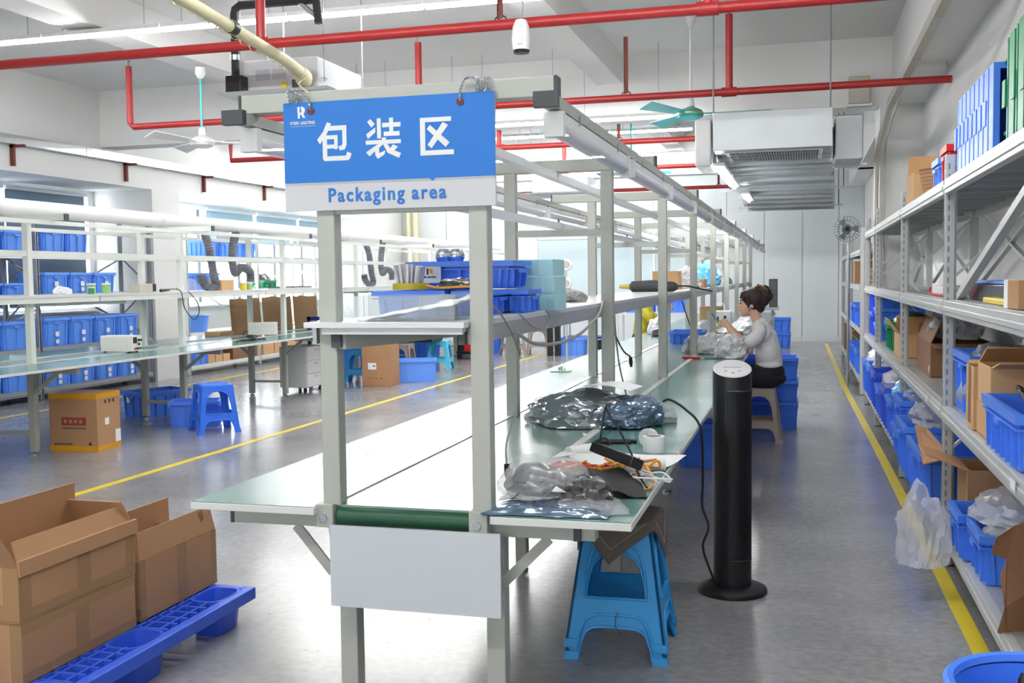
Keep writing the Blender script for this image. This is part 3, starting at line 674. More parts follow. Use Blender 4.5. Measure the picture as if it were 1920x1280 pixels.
# ---------------------------------------------------------------- left assembly line
LX = (-6.77, -6.30); LY = [7.47 + 2.255 * i for i in range(7)]; LE = 22.2
lb = thing('assembly_bench', 'long pale assembly line with teal tables, posts and shelf on the left', 'workbench', (-6.5, 7.2, 0))
for i, y in enumerate(LY):
    for x in LX:
        wpart('post', MB().box(x - .028, y - .028, HT, x + .028, y + .028, 1.98), 'framew', lb, bevel=.003)
        wpart('leg', MB().box(x - .03, y - .03, .03, x + .03, y + .03, HT - .02), 'frame', lb, bevel=.003)
        wpart('levelling_foot', MB().lathe([(0, 0), (.03, 0), (.03, .014), (.012, .02), (.012, .035), (0, .035)], (x, y, 0), 10), 'chrome', lb)
    tb = wpart('top_beam', MB().box(-7.2, y - .025, 1.98, -5.905, y + .025, 2.032), 'framew', lb)
    wpart('end_cap', MB().box(-5.905, y - .026, 1.979, -5.893, y + .026, 2.033), 'cap', tb, 'dark end cap')
    wpart('cross_bar', MB().box(LX[0], y - .015, 1.69, LX[1], y + .015, 1.72), 'framew', lb)
    wpart('support_beam', MB().box(-7.28, y - .025, .70, -5.84, y + .025, .755), 'frame', lb)
    wpart('brace', MB().bar((-6.28, y, .53), (-6.05, y, .70), .03, .03), 'frame', lb); wpart('brace', MB().bar((-6.79, y, .53), (-7.02, y, .70), .03, .03), 'frame', lb)
    wpart('stretcher', MB().box(LX[0], y - .015, .17, LX[1], y + .015, .20), 'frame', lb)
for x in (-6.05, -6.95): wpart('light_rail', MB().box(x - .02, 6.3, 1.945, x + .02, LE, 1.979), 'framew', lb)
for x in LX: wpart('middle_rail', MB().box(x - .02, 6.3, 1.685, x + .02, LE, 1.735), 'framew', lb)
cuts = [5.2, 8.3, 11.4, 14.5, 17.6, LE]
for a, c in zip(cuts[:-1], cuts[1:]):
    for x0, x1 in ((-7.32, -6.80), (-6.27, -5.75)):
        tt = wpart('table_board', MB().box(x0, a, .757, x1, c - .002, .779), 'edge', lb, bevel=.002)
        wpart('table_mat', MB().box(x0 + .006, a + .004, .779, x1 - .006, c - .006, .781), 'esd', tt)
    s_ = wpart('shelf_board', MB().box(-6.85, a, 1.335, -6.22, c - .002, 1.355), 'shelfb', lb)
    wpart('shelf_rail', MB().box(-6.245, a + .01, 1.288, -6.225, c - .01, 1.335), 'framew', s_)
wpart('conveyor_belt', MB().box(-6.79, 5.2, .75, -6.28, LE, .768), 'belt', lb)
wpart('belt_guard', MB().box(-6.30, 5.2, .768, -6.27, LE, .785), 'alu', lb)
for y0 in (6.1, 7.82, 14.7):    # lamp hood under the shelf, lit
    hd = wpart('lamp_hood', MB().box(-6.72, y0, 1.255, -6.32, y0 + 1.0, 1.285).box(-6.72, y0, 1.285, -6.70, y0 + .02, 1.335).box(-6.34, y0 + .98, 1.285, -6.32, y0 + 1.0, 1.335), 'white', lb)
    wpart('lamp_tube', MB().cyl((-6.52, y0 + .06, 1.243), (-6.52, y0 + .94, 1.243), .012, 8), 'hood', hd, 'lit tube')
# round extract duct lying on the line
d = thing('extract_duct', 'fat white round extract duct running along the top of the left line', 'duct', (-6.5, 6.2, 2.108))
ys = [0, 1.1, 3.45, 5.8, 8.1, 10.4, 12.7, 16.2]
for a, c in zip(ys[:-1], ys[1:]):
    s_ = part('duct_length', MB().tube([(0, a + .01, 0), (0, c - .01, 0)], .074, 18, True), 'white', d)
    part('joint_band', MB().tube([(0, c - .03, 0), (0, c + .03, 0)], .0765, 18, True), 'edge', s_)
def hose(pts, label, group=None):
    cv = bez(pts, 16); L = 0; res = [cv[0]]
    for a, c in zip(cv[:-1], cv[1:]):
        n = max(1, int((c - a).length / .009)); res += [a + (c - a) * k / n for k in range(1, n + 1)]
    rr = [.046 + (.005 if i % 2 else -.004) for i in range(len(res))]
    return single('extract_hose', MB().tube(res, rr, 12), 'hose', label, 'hose', group=group)
def hose_pair(y, n, lab):
    hose([(-6.5, y, 2.04), (-6.46, y + .05, 1.86), (-6.44, y + .10, 1.55), (-6.43, y + .13, 1.42), (-6.45, y + .03, 1.38), (-6.5, y - .03, 1.46), (-6.5, y - .05, 1.54)], 'dark ribbed extract hose curling up at its end, nearer one of the %s pair' % lab)
    hose([(-6.5, y + .72, 2.04), (-6.5, y + .66, 1.9), (-6.5, y + .62, 1.70), (-6.49, y + .66, 1.56), (-6.48, y + .80, 1.62), (-6.46, y + .96, 1.57), (-6.46, y + .97, 1.45)], 'dark ribbed extract hose bent over at its end, farther one of the %s pair' % lab)
hose_pair(10.5, 0, 'left'); hose_pair(15.05, 1, 'right')
# things on the left line
def power_supply(loc, label, rz=0):
    t = thing('power_supply', label, 'power supply', loc, rz)
    part('case', MB().box(-.175, -.08, .012, .165, .08, .165), 'psu', t, bevel=.006)
    m = MB()
    for i in range(12):
        for j in range(7): m.box(-.15 + i * .025, -.0815, .03 + j * .017, -.137 + i * .025, -.0795, .036 + j * .017)
    o = part('vent_slots', m, 'fangrey', t); o['kind'] = 'stuff'
    fp = part('front_panel', MB().box(.165, -.078, .014, .178, .078, .163), 'psu', t); part('display', MB().box(.178, -.06, .09, .180, .0, .15), 'lcd', fp, 'dark display')
    for yy, zz, m_ in ((.02, .12, 'black'), (.05, .12, 'black'), (.02, .08, 'black'), (-.04, .04, 'redp'), (.0, .04, 'black'), (.045, .04, 'green2')):
        part('knob', MB().cyl((.178, yy, zz), (.196, yy, zz), .010, 10), m_, fp)
    for x in (-.14, .13):
        for yy in (-.06, .06): part('foot', MB().cyl((x, yy, 0), (x, yy, .014), .012, 8), 'rubber', t)
    part('mains_cable', MB().tube(bez([(-.175, 0, .05), (-.22, .01, .06), (-.25, .02, .02), (-.22, .08, .005)]), .004, 6), 'black', t)
    return t
power_supply((-6.38, 8.80, .781), 'ivory bench power supply with rows of vent slots, nearest on the left line')
t = power_supply((-6.44, 11.70, .781), 'ivory bench power supply with dark display in front of the cardboard sheets', .5)
single('loose_leads', MB().tube(bez([(-6.05, 10.4, .785), (-6.1, 10.55, .79), (-6.05, 10.7, .80), (-6.15, 10.8, .83), (-6.05, 10.85, .82), (-6.1, 10.75, .79), (-6.0, 10.95, .79)]), .012, 6).ball((-6.05, 10.75, .80), .035, 8, 6), 'black', 'tangle of black leads lying on the left table', 'cable')
# cardboard dividers
t = thing('cardboard_dividers', 'tall brown cardboard sheets with torn top edges propped on the left line', 'cardboard', (-7.05, 13.2, .781))
for k, (y0, y1) in enumerate(((-1.2, -.42), (-.38, .45), (.5, 1.25))):
    pl = [(y0, 0), (y1, 0)] + [(y1 - .02 * random.random(), .1 + .1 * i) for i in range(3)] + [(y1 - (y1 - y0) * i / 6, .455 + random.uniform(-.012, .012)) for i in range(7)]
    part('sheet', MB().prism(pl, lambda a, c, d: (-.06 * c + d + .01 * k, a, c), .006), 'carton', t)
carton((-7.08, 11.75, .781), .22, .32, .05, 'flat light brown box in front of the cardboard sheets', 'cartonl')
# things on the left shelf
ZS = 1.355
def jar(loc, label, m='jar', r=.03, h=.07):
    t = thing('jar', label, 'jar', loc)
    part('jar_body', MB().lathe([(0, 0), (r, 0), (r, h * .8), (r * .9, h * .84), (0, h * .84)], (0, 0, 0), 14), m, t); part('lid', MB().lathe([(0, h * .84), (r * 1.02, h * .84), (r * 1.02, h), (0, h)], (0, 0, 0), 14), 'white', t); return t
jar((-6.36, 8.36, ZS), 'small teal jar standing in front of the green jars on the left shelf', 'green2', .028, .065)
jar((-6.42, 8.44, ZS), 'green and white jar between teal jar and larger jar', 'jar', .04, .10); jar((-6.42, 8.66, ZS), 'green and white jar farthest from the teal jar', 'jar', .042, .10)
bag((-6.4, 8.02, ZS), (.12, .24, .08), 'bagw', 'crumpled white bag lying on the left shelf before the jars', 3, sub=3)
t = thing('adapter_box', 'grey metal box with a plug lead on the left shelf', 'device', (-6.42, 9.22, ZS)); part('case', MB().box(-.06, -.12, 0, .06, .10, .09), 'trunk', t, bevel=.004); part('dark_end', MB().box(-.058, .10, .01, .058, .16, .085), 'foam', t)
single('plug_lead', MB().tube(bez([(-6.3, 9.38, 1.37), (-6.26, 9.5, 1.385), (-6.22, 9.6, 1.36), (-6.2, 9.62, 1.2), (-6.2, 9.72, 1.1), (-6.2, 9.82, 1.06), (-6.2, 9.9, 1.14), (-6.2, 9.86, 1.25), (-6.21, 9.72, 1.36)]), .005, 6).cyl((-6.3, 9.36, 1.37), (-6.27, 9.47, 1.378), .018, 8, .01), 'black', 'thin black lead with a plug looping below the left shelf', 'cable')
carton((-6.5, 10.85, ZS), .18, .26, .12, 'light tan cardboard box on the left shelf by the hoses', 'cartonl')
jar((-6.38, 11.15, ZS), 'yellow green jar on the left shelf between the hoses', 'yellow', .038, .09); jar((-6.38, 11.30, ZS), 'pale green jar on the left shelf under the bent hose', 'jar', .034, .085)
t = thing('laptop', 'closed dark grey laptop lying on the left shelf', 'laptop', (-6.40, 12.45, ZS)); part('base', MB().box(-.12, -.45, 0, .12, .3, .014), 'fangrey', t); part('lid', MB().box(-.12, -.45, .014, .12, .3, .03), 'cap', t)
bag((-6.5, 10.2, ZS), (.2, .35, .14), 'bagc', 'clear bag behind the nearer hose on the left shelf', 8, sub=3)
crate((-6.5, 6.75, ZS), .3, .4, .13, 'low blue crate with white cards at the near end of the left shelf', 'blue', 0, cards=[(1, 0, .12, .03, .09, .09)])
# under the left line
t = carton((-6.10, 7.87, 0), .47, .34, .50, 'tall brown box with yellow tape under the left line', 'carton', .05, tapes=[(-.237, -.172, .455, .237, .172, .502, 'tapey'), (-.237, -.172, .0, .237, .172, .045, 'tapey')])
part('red_label', MB().box(-.115, -.1712, .225, .125, -.1702, .295), 'inkr', t, 'faded red printed panel')
m = MB()
for i in range(4): m.box(-.09 + i * .05, -.1718, .245, -.062 + i * .05, -.1712, .275)
part('print', m, 'carton', t)
m = MB()
for i in range(14): m.box(-.11 + i * .017, -.1712, .195, -.099 + i * .017, -.1705, .207)
for i in range(9): m.box(-.19 + i * .02, -.1712, .055, -.176 + i * .02, -.1705, .068)
m.prism([(.14, .055), (.18, .055), (.16, .09)], lambda a, c, d: (a, -.1712 + d, c), .0008)
for i in range(3): m.box(.2362, -.06 + i * .06, .41, .237, -.035 + i * .06, .44)
part('print', m, 'ink', t); part('white_sticker', MB().box(.2362, -.06, .22, .2372, .0, .28), 'paper', t); part('white_sticker', MB().box(.2362, .09, .05, .2372, .168, .16), 'paper', t)
crate((-6.86, 10.05, 0), .62, .42, .28, 'blue crate with a white card under the left line, behind a leg', 'blue', 1.15, cards=[(-1, 0, .05, .16, .06, .06)])
crate((-5.93, 9.36, 0), .50, .36, .26, 'blue crate on the floor behind the blue stool', 'blue', .45)
stool((-5.52, 9.02, 0), .47, .40, .30, 'stoolb', 'dark blue plastic stool on the floor beside the left line', .80)
t = thing('drawer_unit', 'white three-drawer unit on castors under the left line', 'cabinet', (-6.35, 12.55, 0))
part('cabinet_body', MB().box(-.19, -.26, .07, .19, .26, .60), 'white', t, bevel=.004)
for k in range(3):
    dr = part('drawer', MB().box(.19, -.25, .08 + .172 * k, .205, .25, .245 + .172 * k), 'white', t, bevel=.002); part('handle', MB().box(.205, -.05, .20 + .172 * k, .212, .05, .215 + .172 * k), 'fangrey', dr)
part('lock', MB().cyl((.205, .18, .55), (.21, .18, .55), .008, 8), 'black', t)
for x in (-.15, .15):
    for y in (-.22, .22): part('castor', MB().cyl((x - .012, y, .03), (x + .012, y, .03), .03, 12).box(x - .015, y - .015, .04, x + .015, y + .015, .07), 'black', t)

# ---------------------------------------------------------------- storage racks
def rack(x0, x1, y0, y1, levels, H, label, face, m='rackm', md='rackd', first=True, group=None, npan=6, slots=False, bh=.075):
    """bay of boltless shelving; face = x of the aisle side; uprights at y1 (and y0 when first)"""
    t = thing('storage_rack', label, 'shelving', ((x0 + x1) / 2, y0, 0), 0, group)
    s = 1 if face == x0 else -1; xf = face; xr = x1 if face == x0 else x0
    for y in ([y0] if first else []) + [y1]:
        for x in (xf, xr):
            k = s if x == xf else -s
            u = wpart('upright', MB().box(min(x, x + k * .045), y - .025, 0, max(x, x + k * .045), y + .025, H).box(min(x, x + k * .055), y - .012, 0, max(x, x + k * .055), y + .012, H), m, t, bevel=.003)
            if slots and x == xf:
                q = MB()
                for i in range(int(H / .05) - 1):
                    q.box(x - .0006, y - .014, .05 + i * .05, x + .0006, y - .007, .078 + i * .05).box(x + .012, y - .0258, .05 + i * .05, x + .020, y - .0246, .078 + i * .05)
                o = wpart('slot_row', q, 'mull', u); o['kind'] = 'stuff'
            wpart('foot_plate', MB().box(min(x, x + k * .06), y - .035, 0, max(x, x + k * .06), y + .035, .006), 'black', u)
        zz = [.15] + [.15 + .42 * (i + 1) for i in range(int((H - .3) / .42))]
        for i in range(len(zz) - 1):
            a, c = (xf, xr) if i % 2 else (xr, xf)
            wpart('diagonal_brace', MB().bar((a + (s if a == xf else -s) * .025, y, zz[i]), (c + (s if c == xf else -s) * .025, y, zz[i + 1]), .012, .028, (0, 1, 0)), m, t)
    for z in levels:
        bm_ = wpart('front_beam', MB().box(min(xf - s * .006, xf + s * .03), y0 + .028, z - bh, max(xf - s * .006, xf + s * .03), y1 - .028, z - .004).box(min(xf - s * .012, xf), y0 + .028, z - bh * .72, max(xf - s * .012, xf), y1 - .028, z - bh * .42), m, t, bevel=.003)
        wpart('rear_beam', MB().box(min(xr, xr - s * .03), y0 + .028, z - bh, max(xr, xr - s * .03), y1 - .028, z - .004), m, t)
        dx0, dx1 = min(xf + s * .03, xr - s * .03), max(xf + s * .03, xr - s * .03); w_ = (y1 - y0 - .06) / npan
        for i in range(npan):
            a = y0 + .03 + i * w_
            wpart('deck_panel', MB().box(dx0, a + .001, z - .006, dx1, a + w_ - .001, z).box(dx0, a + .001, z - .04, dx1, a + .006, z - .006).box(dx0, a + w_ - .006, z - .04, dx1, a + w_ - .001, z - .006).box(dx0, a + w_ * .48, z - .03, dx1, a + w_ * .52, z - .006), md, t)
    return t
def xbrace(t, xr, y0, y1, z0, z1, m='rackm'):
    wpart('cross_brace', MB().bar((xr, y0, z0), (xr, y1, z1), .012, .03, (1, 0, 0)), m, t); wpart('cross_brace', MB().bar((xr + .004, y0, z1), (xr + .004, y1, z0), .012, .03, (1, 0, 0)), m, t)
LRX = (-9.70, -9.17); LLV = (.15, .66, 1.33, 1.87)
for k, (a, c, f_, lab) in enumerate(((8.8, 11.05, True, 'grey rack of blue crates in the window niche, nearer bay'), (11.05, 13.40, False, 'grey rack of blue crates in the window niche, bay against the column'),
                                     (14.35, 16.55, True, 'pale rack behind the cardboard sheets, just beyond the column'), (16.55, 18.8, False, 'pale rack in the far window niche, middle bay'), (18.8, 21.1, False, 'pale rack in the far window niche, farthest bay'))):
    t = rack(LRX[0], LRX[1], a, c, LLV, 2.32, lab, LRX[1], 'rackl' if k < 2 else 'framew', 'rackd', f_, 'racks along the left wall', 4)
    xbrace(t, LRX[0] - .006, a, c, .9, 1.8, 'rackl' if k < 2 else 'framew')
def row(y0, n, pitch, z, H, what, m='bluem', D=.44, xf=-9.16, cards=True, names=None):
    for i in range(n):
        nm = names[i] if names else ('first', 'second', 'third', 'fourth', 'fifth')[i] + ' from near end'
        crate((xf - D / 2, y0 + pitch * (i + .5), z), D, pitch - .02, H, 'blue crate, %s, %s' % (what, nm), m, 0, 'crates on the left racks', [(1, 0, .02 * (i - 1), H * .35, .07, .06), (1, 0, .02 * (i - 1), H * .1, .06, .05)] if cards else [])
row(11.12, 4, .49, .66, .36, 'second shelf of left rack by column')
row(11.15, 3, .48, 1.33, .27, 'third shelf of left rack by column', cards=True)
row(11.15, 2, .45, 1.87, .28, 'top shelf of left rack by column', 'bluem', cards=False)
row(11.15, 4, .48, .15, .27, 'bottom shelf of left rack by column')
row(9.9, 2, .5, .66, .34, 'second shelf of the nearest left rack', cards=False)
row(10.0, 2, .48, 1.87, .24, 'top shelf of the nearest left rack', 'bluem', cards=False)
row(9.9, 2, .5, .15, .27, 'bottom shelf of the nearest left rack', cards=False)
row(10.0, 2, .45, 1.33, .14, 'third shelf of the nearest left rack', cards=False)
row(14.45, 2, .42, 1.33, .27, 'third shelf of the rack just beyond the column', 'bluem', cards=False)
row(14.9, 4, .40, 1.87, .26, 'top shelf of the rack just beyond the column', 'bluem', cards=False)
row(14.42, 1, .5, .15, .28, 'bottom shelf of the rack just beyond the column', cards=False)
t = thing('round_tub', 'light blue round tub on the second shelf just beyond the column', 'tub', (-9.42, 14.85, .66)); part('tub_body', MB().lathe([(0, 0), (.22, 0), (.25, .26), (.24, .26), (.21, .01), (0, .01)], n=24), 'bluel', t); part('tub_rim', MB().lathe([(.245, .245), (.262, .25), (.262, .268), (.24, .268), (.24, .245)], n=24), 'bluel', t)
k = 0
for i in range(3):
    for j in range(2 if i else 3):
        k += 1; carton((-9.35, 15.05 + j * .23, .15 + i * .115), .26, .21, .113, 'small tan carton, bottom shelf beyond the column, layer %s from below, %s one along' % (ORD[i], ORD[j]), 'cartonl', 0, group='small cartons on the bottom left shelf')
carton((-9.42, 16.05, .15), .42, .7, .30, 'dark brown box on the bottom shelf beside the small cartons', 'cartond')
for j in range(3): carton((-9.4, 16.9 + j * .42, .15), .40, .38, .30, 'tan carton on the bottom shelf behind the drawer unit, %s from near end' % ORD[j], 'cartonl', 0, group='cartons behind the drawer unit')
crate((-9.35, 17.0, 1.33), .36, .5, .14, 'dark green crate of parts on the rack behind the laptop', 'green'); bag((-9.35, 17.0, 1.345), (.3, .44, .26), 'dkbag', 'heap of dark parts in the green crate', 9, sub=3, cat='parts')
bag((-9.4, 15.6, 1.33), (.36, .5, .24), 'bagw', 'large cloudy bag on the rack beyond the column', 12, sub=3)
# ---------------------------------------------------------------- right-hand racks
RX0, RX1 = .67, 1.17; RLV = (.22, .80, 1.32, 1.905)
for k, (a, c, f_, lab) in enumerate(((3.1, 5.53, True, 'light grey storage rack, nearest bay on the right with green crates on top'), (5.53, 7.87, False, 'light grey storage rack, second bay with a bare deck at waist height'), (7.87, 10.5, False, 'light grey storage rack, third bay holding the green bin'),
                                     (10.5, 12.2, False, 'light grey storage rack, fourth bay before the white column'), (13.2, 16.4, True, 'light grey storage rack just beyond the white column'), (16.4, 19.3, False, 'light grey storage rack, farthest bay on the right'))):
    t = rack(RX0, RX1, a, c, RLV if k < 4 else (.22, .80, 1.32, 1.75), (2.02, 2.02, 2.06, 2.06, 2.0, 1.98)[k], lab, RX0, 'rackm', 'rackd', f_, 'racks along the right wall', 6, slots=k < 3)
    xbrace(t, RX1 + .006, a, c, 1.36, 1.88); xbrace(t, RX1 + .006, a, c, .25, .78)
    if k == 0: wpart('loose_strut', MB().bar((.73, 5.42, 1.335), (.80, 3.75, 1.87), .035, .035), 'rackm', t)
    wpart('price_label', MB().box(.6535, a + .5, .75, .6545, a + .58, .785), 'paper', t) if k < 2 else None
# top deck: crates nested on their sides
def side_crate(x, y, z, L, W, H, m, label, group):
    t = crate((x, y, z + W / 2), L, W, H, label, m, 0, group, rim=.095); t.rotation_euler = (PI / 2, 0, 0); return t
for i in range(8): side_crate(.93, 5.50 - .118 * i, 1.907, .46, .34, .28, 'blue', 'blue crate nested on its side on the rack top, ' + ('farthest of the row', 'second from the far end', 'third from the far end', 'fourth from the far end', 'fourth from the green crates', 'third from the green crates', 'second from the green crates', 'beside the green crates')[i], 'nested crates on the rack top')
for i in range(4): side_crate(.95, 4.38 - .17 * i, 1.907, .46, .40 + .012 * i, .28, 'green', 'green crate nested on its side on the rack top, ' + ('beside the blue crates', 'second from the blue crates', 'third from the blue crates', 'nearest the camera')[i], 'nested green crates on the rack top')
crate((.86, 5.95, 1.907), .30, .26, .20, 'small red crate on the rack top', 'redp', 0); crate((.86, 6.32, 1.907), .30, .30, .17, 'small light blue crate behind the red crate on the rack top', 'bluel')
t = thing('wicker_basket', 'brown wicker basket on the rack top beside the open tan box', 'basket', (.84, 6.9, 1.907))
part('basket_body', MB().lathe([(0, 0), (.12, 0), (.15, .15), (.155, .17), (.14, .17), (.11, .01), (0, .01)], n=18), 'cartond', t)
q = MB()
for i in range(7): q.lathe([(.124 + .0043 * i, .01 + i * .022), (.128 + .0043 * i, .02 + i * .022), (.126 + .0043 * i, .03 + i * .022)], n=18)
part('weave', q, 'carton', t)
carton((.85, 7.5, 1.907), .32, .50, .17, 'tan box with one raised flap on the rack top', 'cartonl', 0, [('x-', 5, .02), ('y+', -6, .17), ('x+', 8, .1)])
# second deck
t = thing('flat_case', 'long flat black and maroon box on the right rack', 'box', (.86, 4.98, 1.322)); part('box_body', MB().box(-.08, -.55, 0, .2, .25, .075), 'black', t, bevel=.004); part('end_piece', MB().box(-.081, .25, .0, .2, .5, .076), 'maroon', t); part('end_piece', MB().box(-.082, -.56, 0, .2, -.40, .077), 'purple', t)
single('blue_folder', MB().box(.80, 4.7, 1.40, 1.05, 5.42, 1.412), 'bluel', 'blue folder lying on the flat black box', 'folder')
single('tape_measure_strip', MB().box(.735, 4.15, 1.322, .79, 4.8, 1.345), 'yellow', 'yellow plastic strip lying on the right rack deck', 'strip', bevel=.004)
carton((.80, 3.98, 1.322), .2, .26, .10, 'small brown box at the near end of the right rack deck', 'carton', 0, tapes=[(-.101, .06, 0, .101, .131, .101, 'paper')])
t = thing('white_case', 'white rectangular device with a red lead on the right rack', 'device', (.80, 6.28, 1.322)); part('case', MB().box(-.07, -.28, 0, .07, .28, .055), 'white', t, bevel=.004); part('red_lead', MB().tube(bez([(-.05, .28, .03), (-.06, .38, .045), (-.075, .36, .015), (-.075, .1, .006), (-.07, -.35, .01)]), .006, 6), 'redp', t)
t = thing('paper_pack', 'blue and white open paper pack next to the white device', 'packet', (.78, 5.80, 1.322)); part('packet_body', MB().box(-.05, -.16, 0, .2, .12, .06), 'bluel', t); part('torn_paper', MB().hexa([(-.06, -.14, 0), (.1, -.14, 0), (.1, .05, 0), (-.06, .05, 0), (-.085, -.1, .03), (.05, -.1, .06), (.05, .05, .065), (-.07, .05, .02)]), 'paper', t)
# waist-height deck
crate((.92, 5.17, .802), .44, .56, .285, 'tall blue crate of grey bags on the right rack beside the post', 'blue', 0)
bag((.86, 5.22, .83), (.34, .46, .30), 'bagg', 'grey bag bulging out of the tall blue crate', 4); bag((.98, 4.86, 1.0), (.28, .34, .20), 'esdbag', 'silver bag on the boxes next to the tall blue crate', 14)
carton((.86, 4.74, .802), .36, .19, .26, 'tan box wrapped in tape, squeezed beside the tall blue crate', 'cartonl', 0, [('x+', 10, .05), ('y+', 70, .04)], [(-.182, -.04, .02, -.18, .03, .26)])
carton((.86, 4.48, .802), .34, .28, .13, 'lower tan carton under the open carton on the right rack', 'cartonl')
carton((.86, 4.45, .934), .34, .30, .155, 'open tan carton on top of another carton on the right rack', 'cartonl', 0, [('x+', 20, .1), ('y+', -60, .12), ('y-', 75, .1)])
carton((1.06, 4.05, 1.0), .16, .66, .26, 'large dark brown box standing behind the black cables', 'cartond'); carton((1.02, 4.05, .802), .24, .66, .196, 'brown box under the large dark brown box', 'carton')
crate((.76, 3.98, .802), .20, .66, .19, 'blue crate of black cables on the right rack deck', 'blue', 0, nl=3, nw=6)
q = MB()
for i in range(5): q.tube(bez([(.72 + .02 * i, 3.7 + .07 * i, .96), (.74, 3.85 + .05 * i, 1.0 + .01 * i), (.78, 4.0 + .03 * i, 1.01), (.80, 4.1, .95), (.76, 3.9, .93)]), .008, 6)
single('black_cables', q, 'black', 'coils of black cable in the blue crate on the right', 'cable')
carton((.96, 7.36, .802), .38, .80, .21, 'wide brown box with loose flaps at the back of the bare deck', 'cartond', 0, [('x-', -25, .14), ('y-', 100, .12), ('y+', 20, .1)])
bag((.96, 7.3, 1.03), (.36, .85, .2), 'bagg', 'long grey bag heaped on the wide brown box', 21); single('paper_slip', MB().prism([(0, 0), (.05, .14), (.03, .2), (-.03, .12), (-.02, .04)], lambda a, c, d: (.765 + d + .1 * c, 7.02 + a, .82 + c), .002), 'paper', 'white paper slip hanging against the wide brown box', 'paper')
crate((.93, 9.5, .802), .46, .66, .245, 'green crate of parts on the third bay of the right rack', 'green')
carton((.9, 8.75, .802), .36, .5, .18, 'brown box with raised flaps beside the green crate', 'cartonl', 0, [('x-', 35, .14), ('y+', -10, .12)])
bag((.9, 9.45, .93), (.34, .5, .2), 'dkbag', 'dark bag of parts inside the green crate', 23, sub=3, cat='parts')
for i in range(3): crate((.93, 11.0, .802 + .15 * i), .46, .6, .16, 'blue crate in the fourth bay, ' + ('bottom of the stack of three', 'middle of the stack of three', 'top of the stack of three')[i], 'blue', 0, 'stacked crates in the fourth bay')
for i in range(2): crate((.93, 11.75, .802 + .24 * i), .46, .6, .25, 'blue crate against the white column, ' + ('lower of two', 'upper of two')[i], 'blued', 0, 'crates against the white column')
# bottom deck
def rb(x, y, D, Wd, H, lab, m='blue', z=.222): return crate((x, y, z), D, Wd, H, lab, m, 0)
rb(.855, 4.90, .43, .32, .20, 'blue crate under the big clear bag on the bottom deck'); rb(.885, 4.55, .43, .34, .20, 'blue crate with a grey bag on the bottom deck, nearest the camera')
bag((.86, 4.56, .33), (.32, .28, .13), 'bagg', 'grey bag inside the nearest bottom blue crate', 31, sub=3)
carton((.93, 5.27, .222), .40, .34, .33, 'brown box with yellow tape at the foot of the rack post', 'carton', 0, [('x-', 70, .2), ('x+', 10, .1)], [(-.202, -.171, .02, -.2, -.13, .33, 'tapey')])
t = thing('torn_carton', 'torn brown cardboard sheet hanging out of the bottom deck, nearest on the right', 'cardboard', (.64, 3.95, .045))
pl = [(-.01, .44), (.0, .50), (.06, .55), (.42, .58), (.42, .0), (.16, .02), (.11, .10), (.06, .12), (.04, .16), (.01, .17), (.03, .26), (.02, .36), (.04, .42)]
part('sheet', MB().prism(pl, lambda a, c, d: (a, -.10 + .02 * math.sin(c * 20) + d, c), .006), 'cartond', t); part('sheet', MB().prism([(.085, -.03), (.4, -.03), (.4, .36), (.10, .36)], lambda a, c, d: (a, -.16 + d, c), .006), 'carton', t)
rb(.82, 7.45, .44, .56, .20, 'blue crate on the bottom deck, lower of the stacked pair'); rb(.83, 7.45, .44, .56, .20, 'blue crate on the bottom deck, upper of the stacked pair', 'blue', .424)
rb(.80, 6.82, .44, .60, .32, 'deep blue crate under the large grey film bag'); rb(.80, 6.02, .44, .72, .30, 'deep blue crate by the post with a torn box flap')
bag((.86, 6.85, .50), (.44, .62, .24), 'bagg', 'large grey film bag heaped over the blue crates in the second bay', 33); bag((.80, 7.45, .60), (.3, .4, .13), 'bagc', 'clear bag on the upper stacked crate', 35, sub=3)
single('box_flap', MB().hexa([(.58, 5.50, .50), (.72, 5.56, .53), (.66, 6.1, .60), (.60, 6.12, .61), (.58, 5.50, .506), (.72, 5.56, .536), (.66, 6.1, .606), (.60, 6.12, .616)]), 'carton', 'brown cardboard flap sticking out past the rack post', 'cardboard')
for i in range(4):
    y = 8.2 + .62 * i
    rb(.84, y + .1, .44, .56, (.30, .32, .26, .34)[i], 'blue crate on the bottom deck of the third bay, ' + ('first beyond the post', 'second beyond the post', 'third beyond the post', 'fourth beyond the post')[i], ('blue', 'blued', 'blue', 'blued')[i])
bag((.84, 8.35, .50), (.4, .5, .2), 'skyf', 'bright blue film bag on the first crate of the third bay', 41); bag((.84, 9.55, .47), (.38, .5, .18), 'bagw', 'white film bag on the third crate of the third bay', 43, sub=3); bag((.8, 8.95, .53), (.38, .4, .14), 'bagc', 'clear film bag on the second crate of the third bay', 44, sub=3)
for i in range(2):
    rb(.84, 10.85 + .7 * i, .44, .6, .34, 'blue crate on the bottom deck of the fourth bay, ' + ('nearer', 'farther')[i]); bag((.82, 10.85 + .7 * i, .52), (.36, .46, .18), 'bagw', 'white film bag on the ' + ('nearer', 'farther') [i] + ' crate of the fourth bay', 46 + i, sub=3)
for i in range(3): rb(.86, 13.7 + .8 * i, .44, .62, .3, 'blue crate on the bottom deck beyond the column, ' + ('nearest', 'middle', 'farthest')[i])
for i in range(2): rb(.86, 14.0 + .9 * i, .44, .6, .26, 'blue crate at waist height beyond the column, ' + ('nearer', 'farther')[i], 'blue', .802)
carton((.88, 15.5, 1.322), .36, .5, .3, 'brown box on the third deck beyond the column', 'carton'); carton((.88, 18.2, .222), .4, .6, .4, 'dark brown box on the farthest bottom deck', 'cartond')
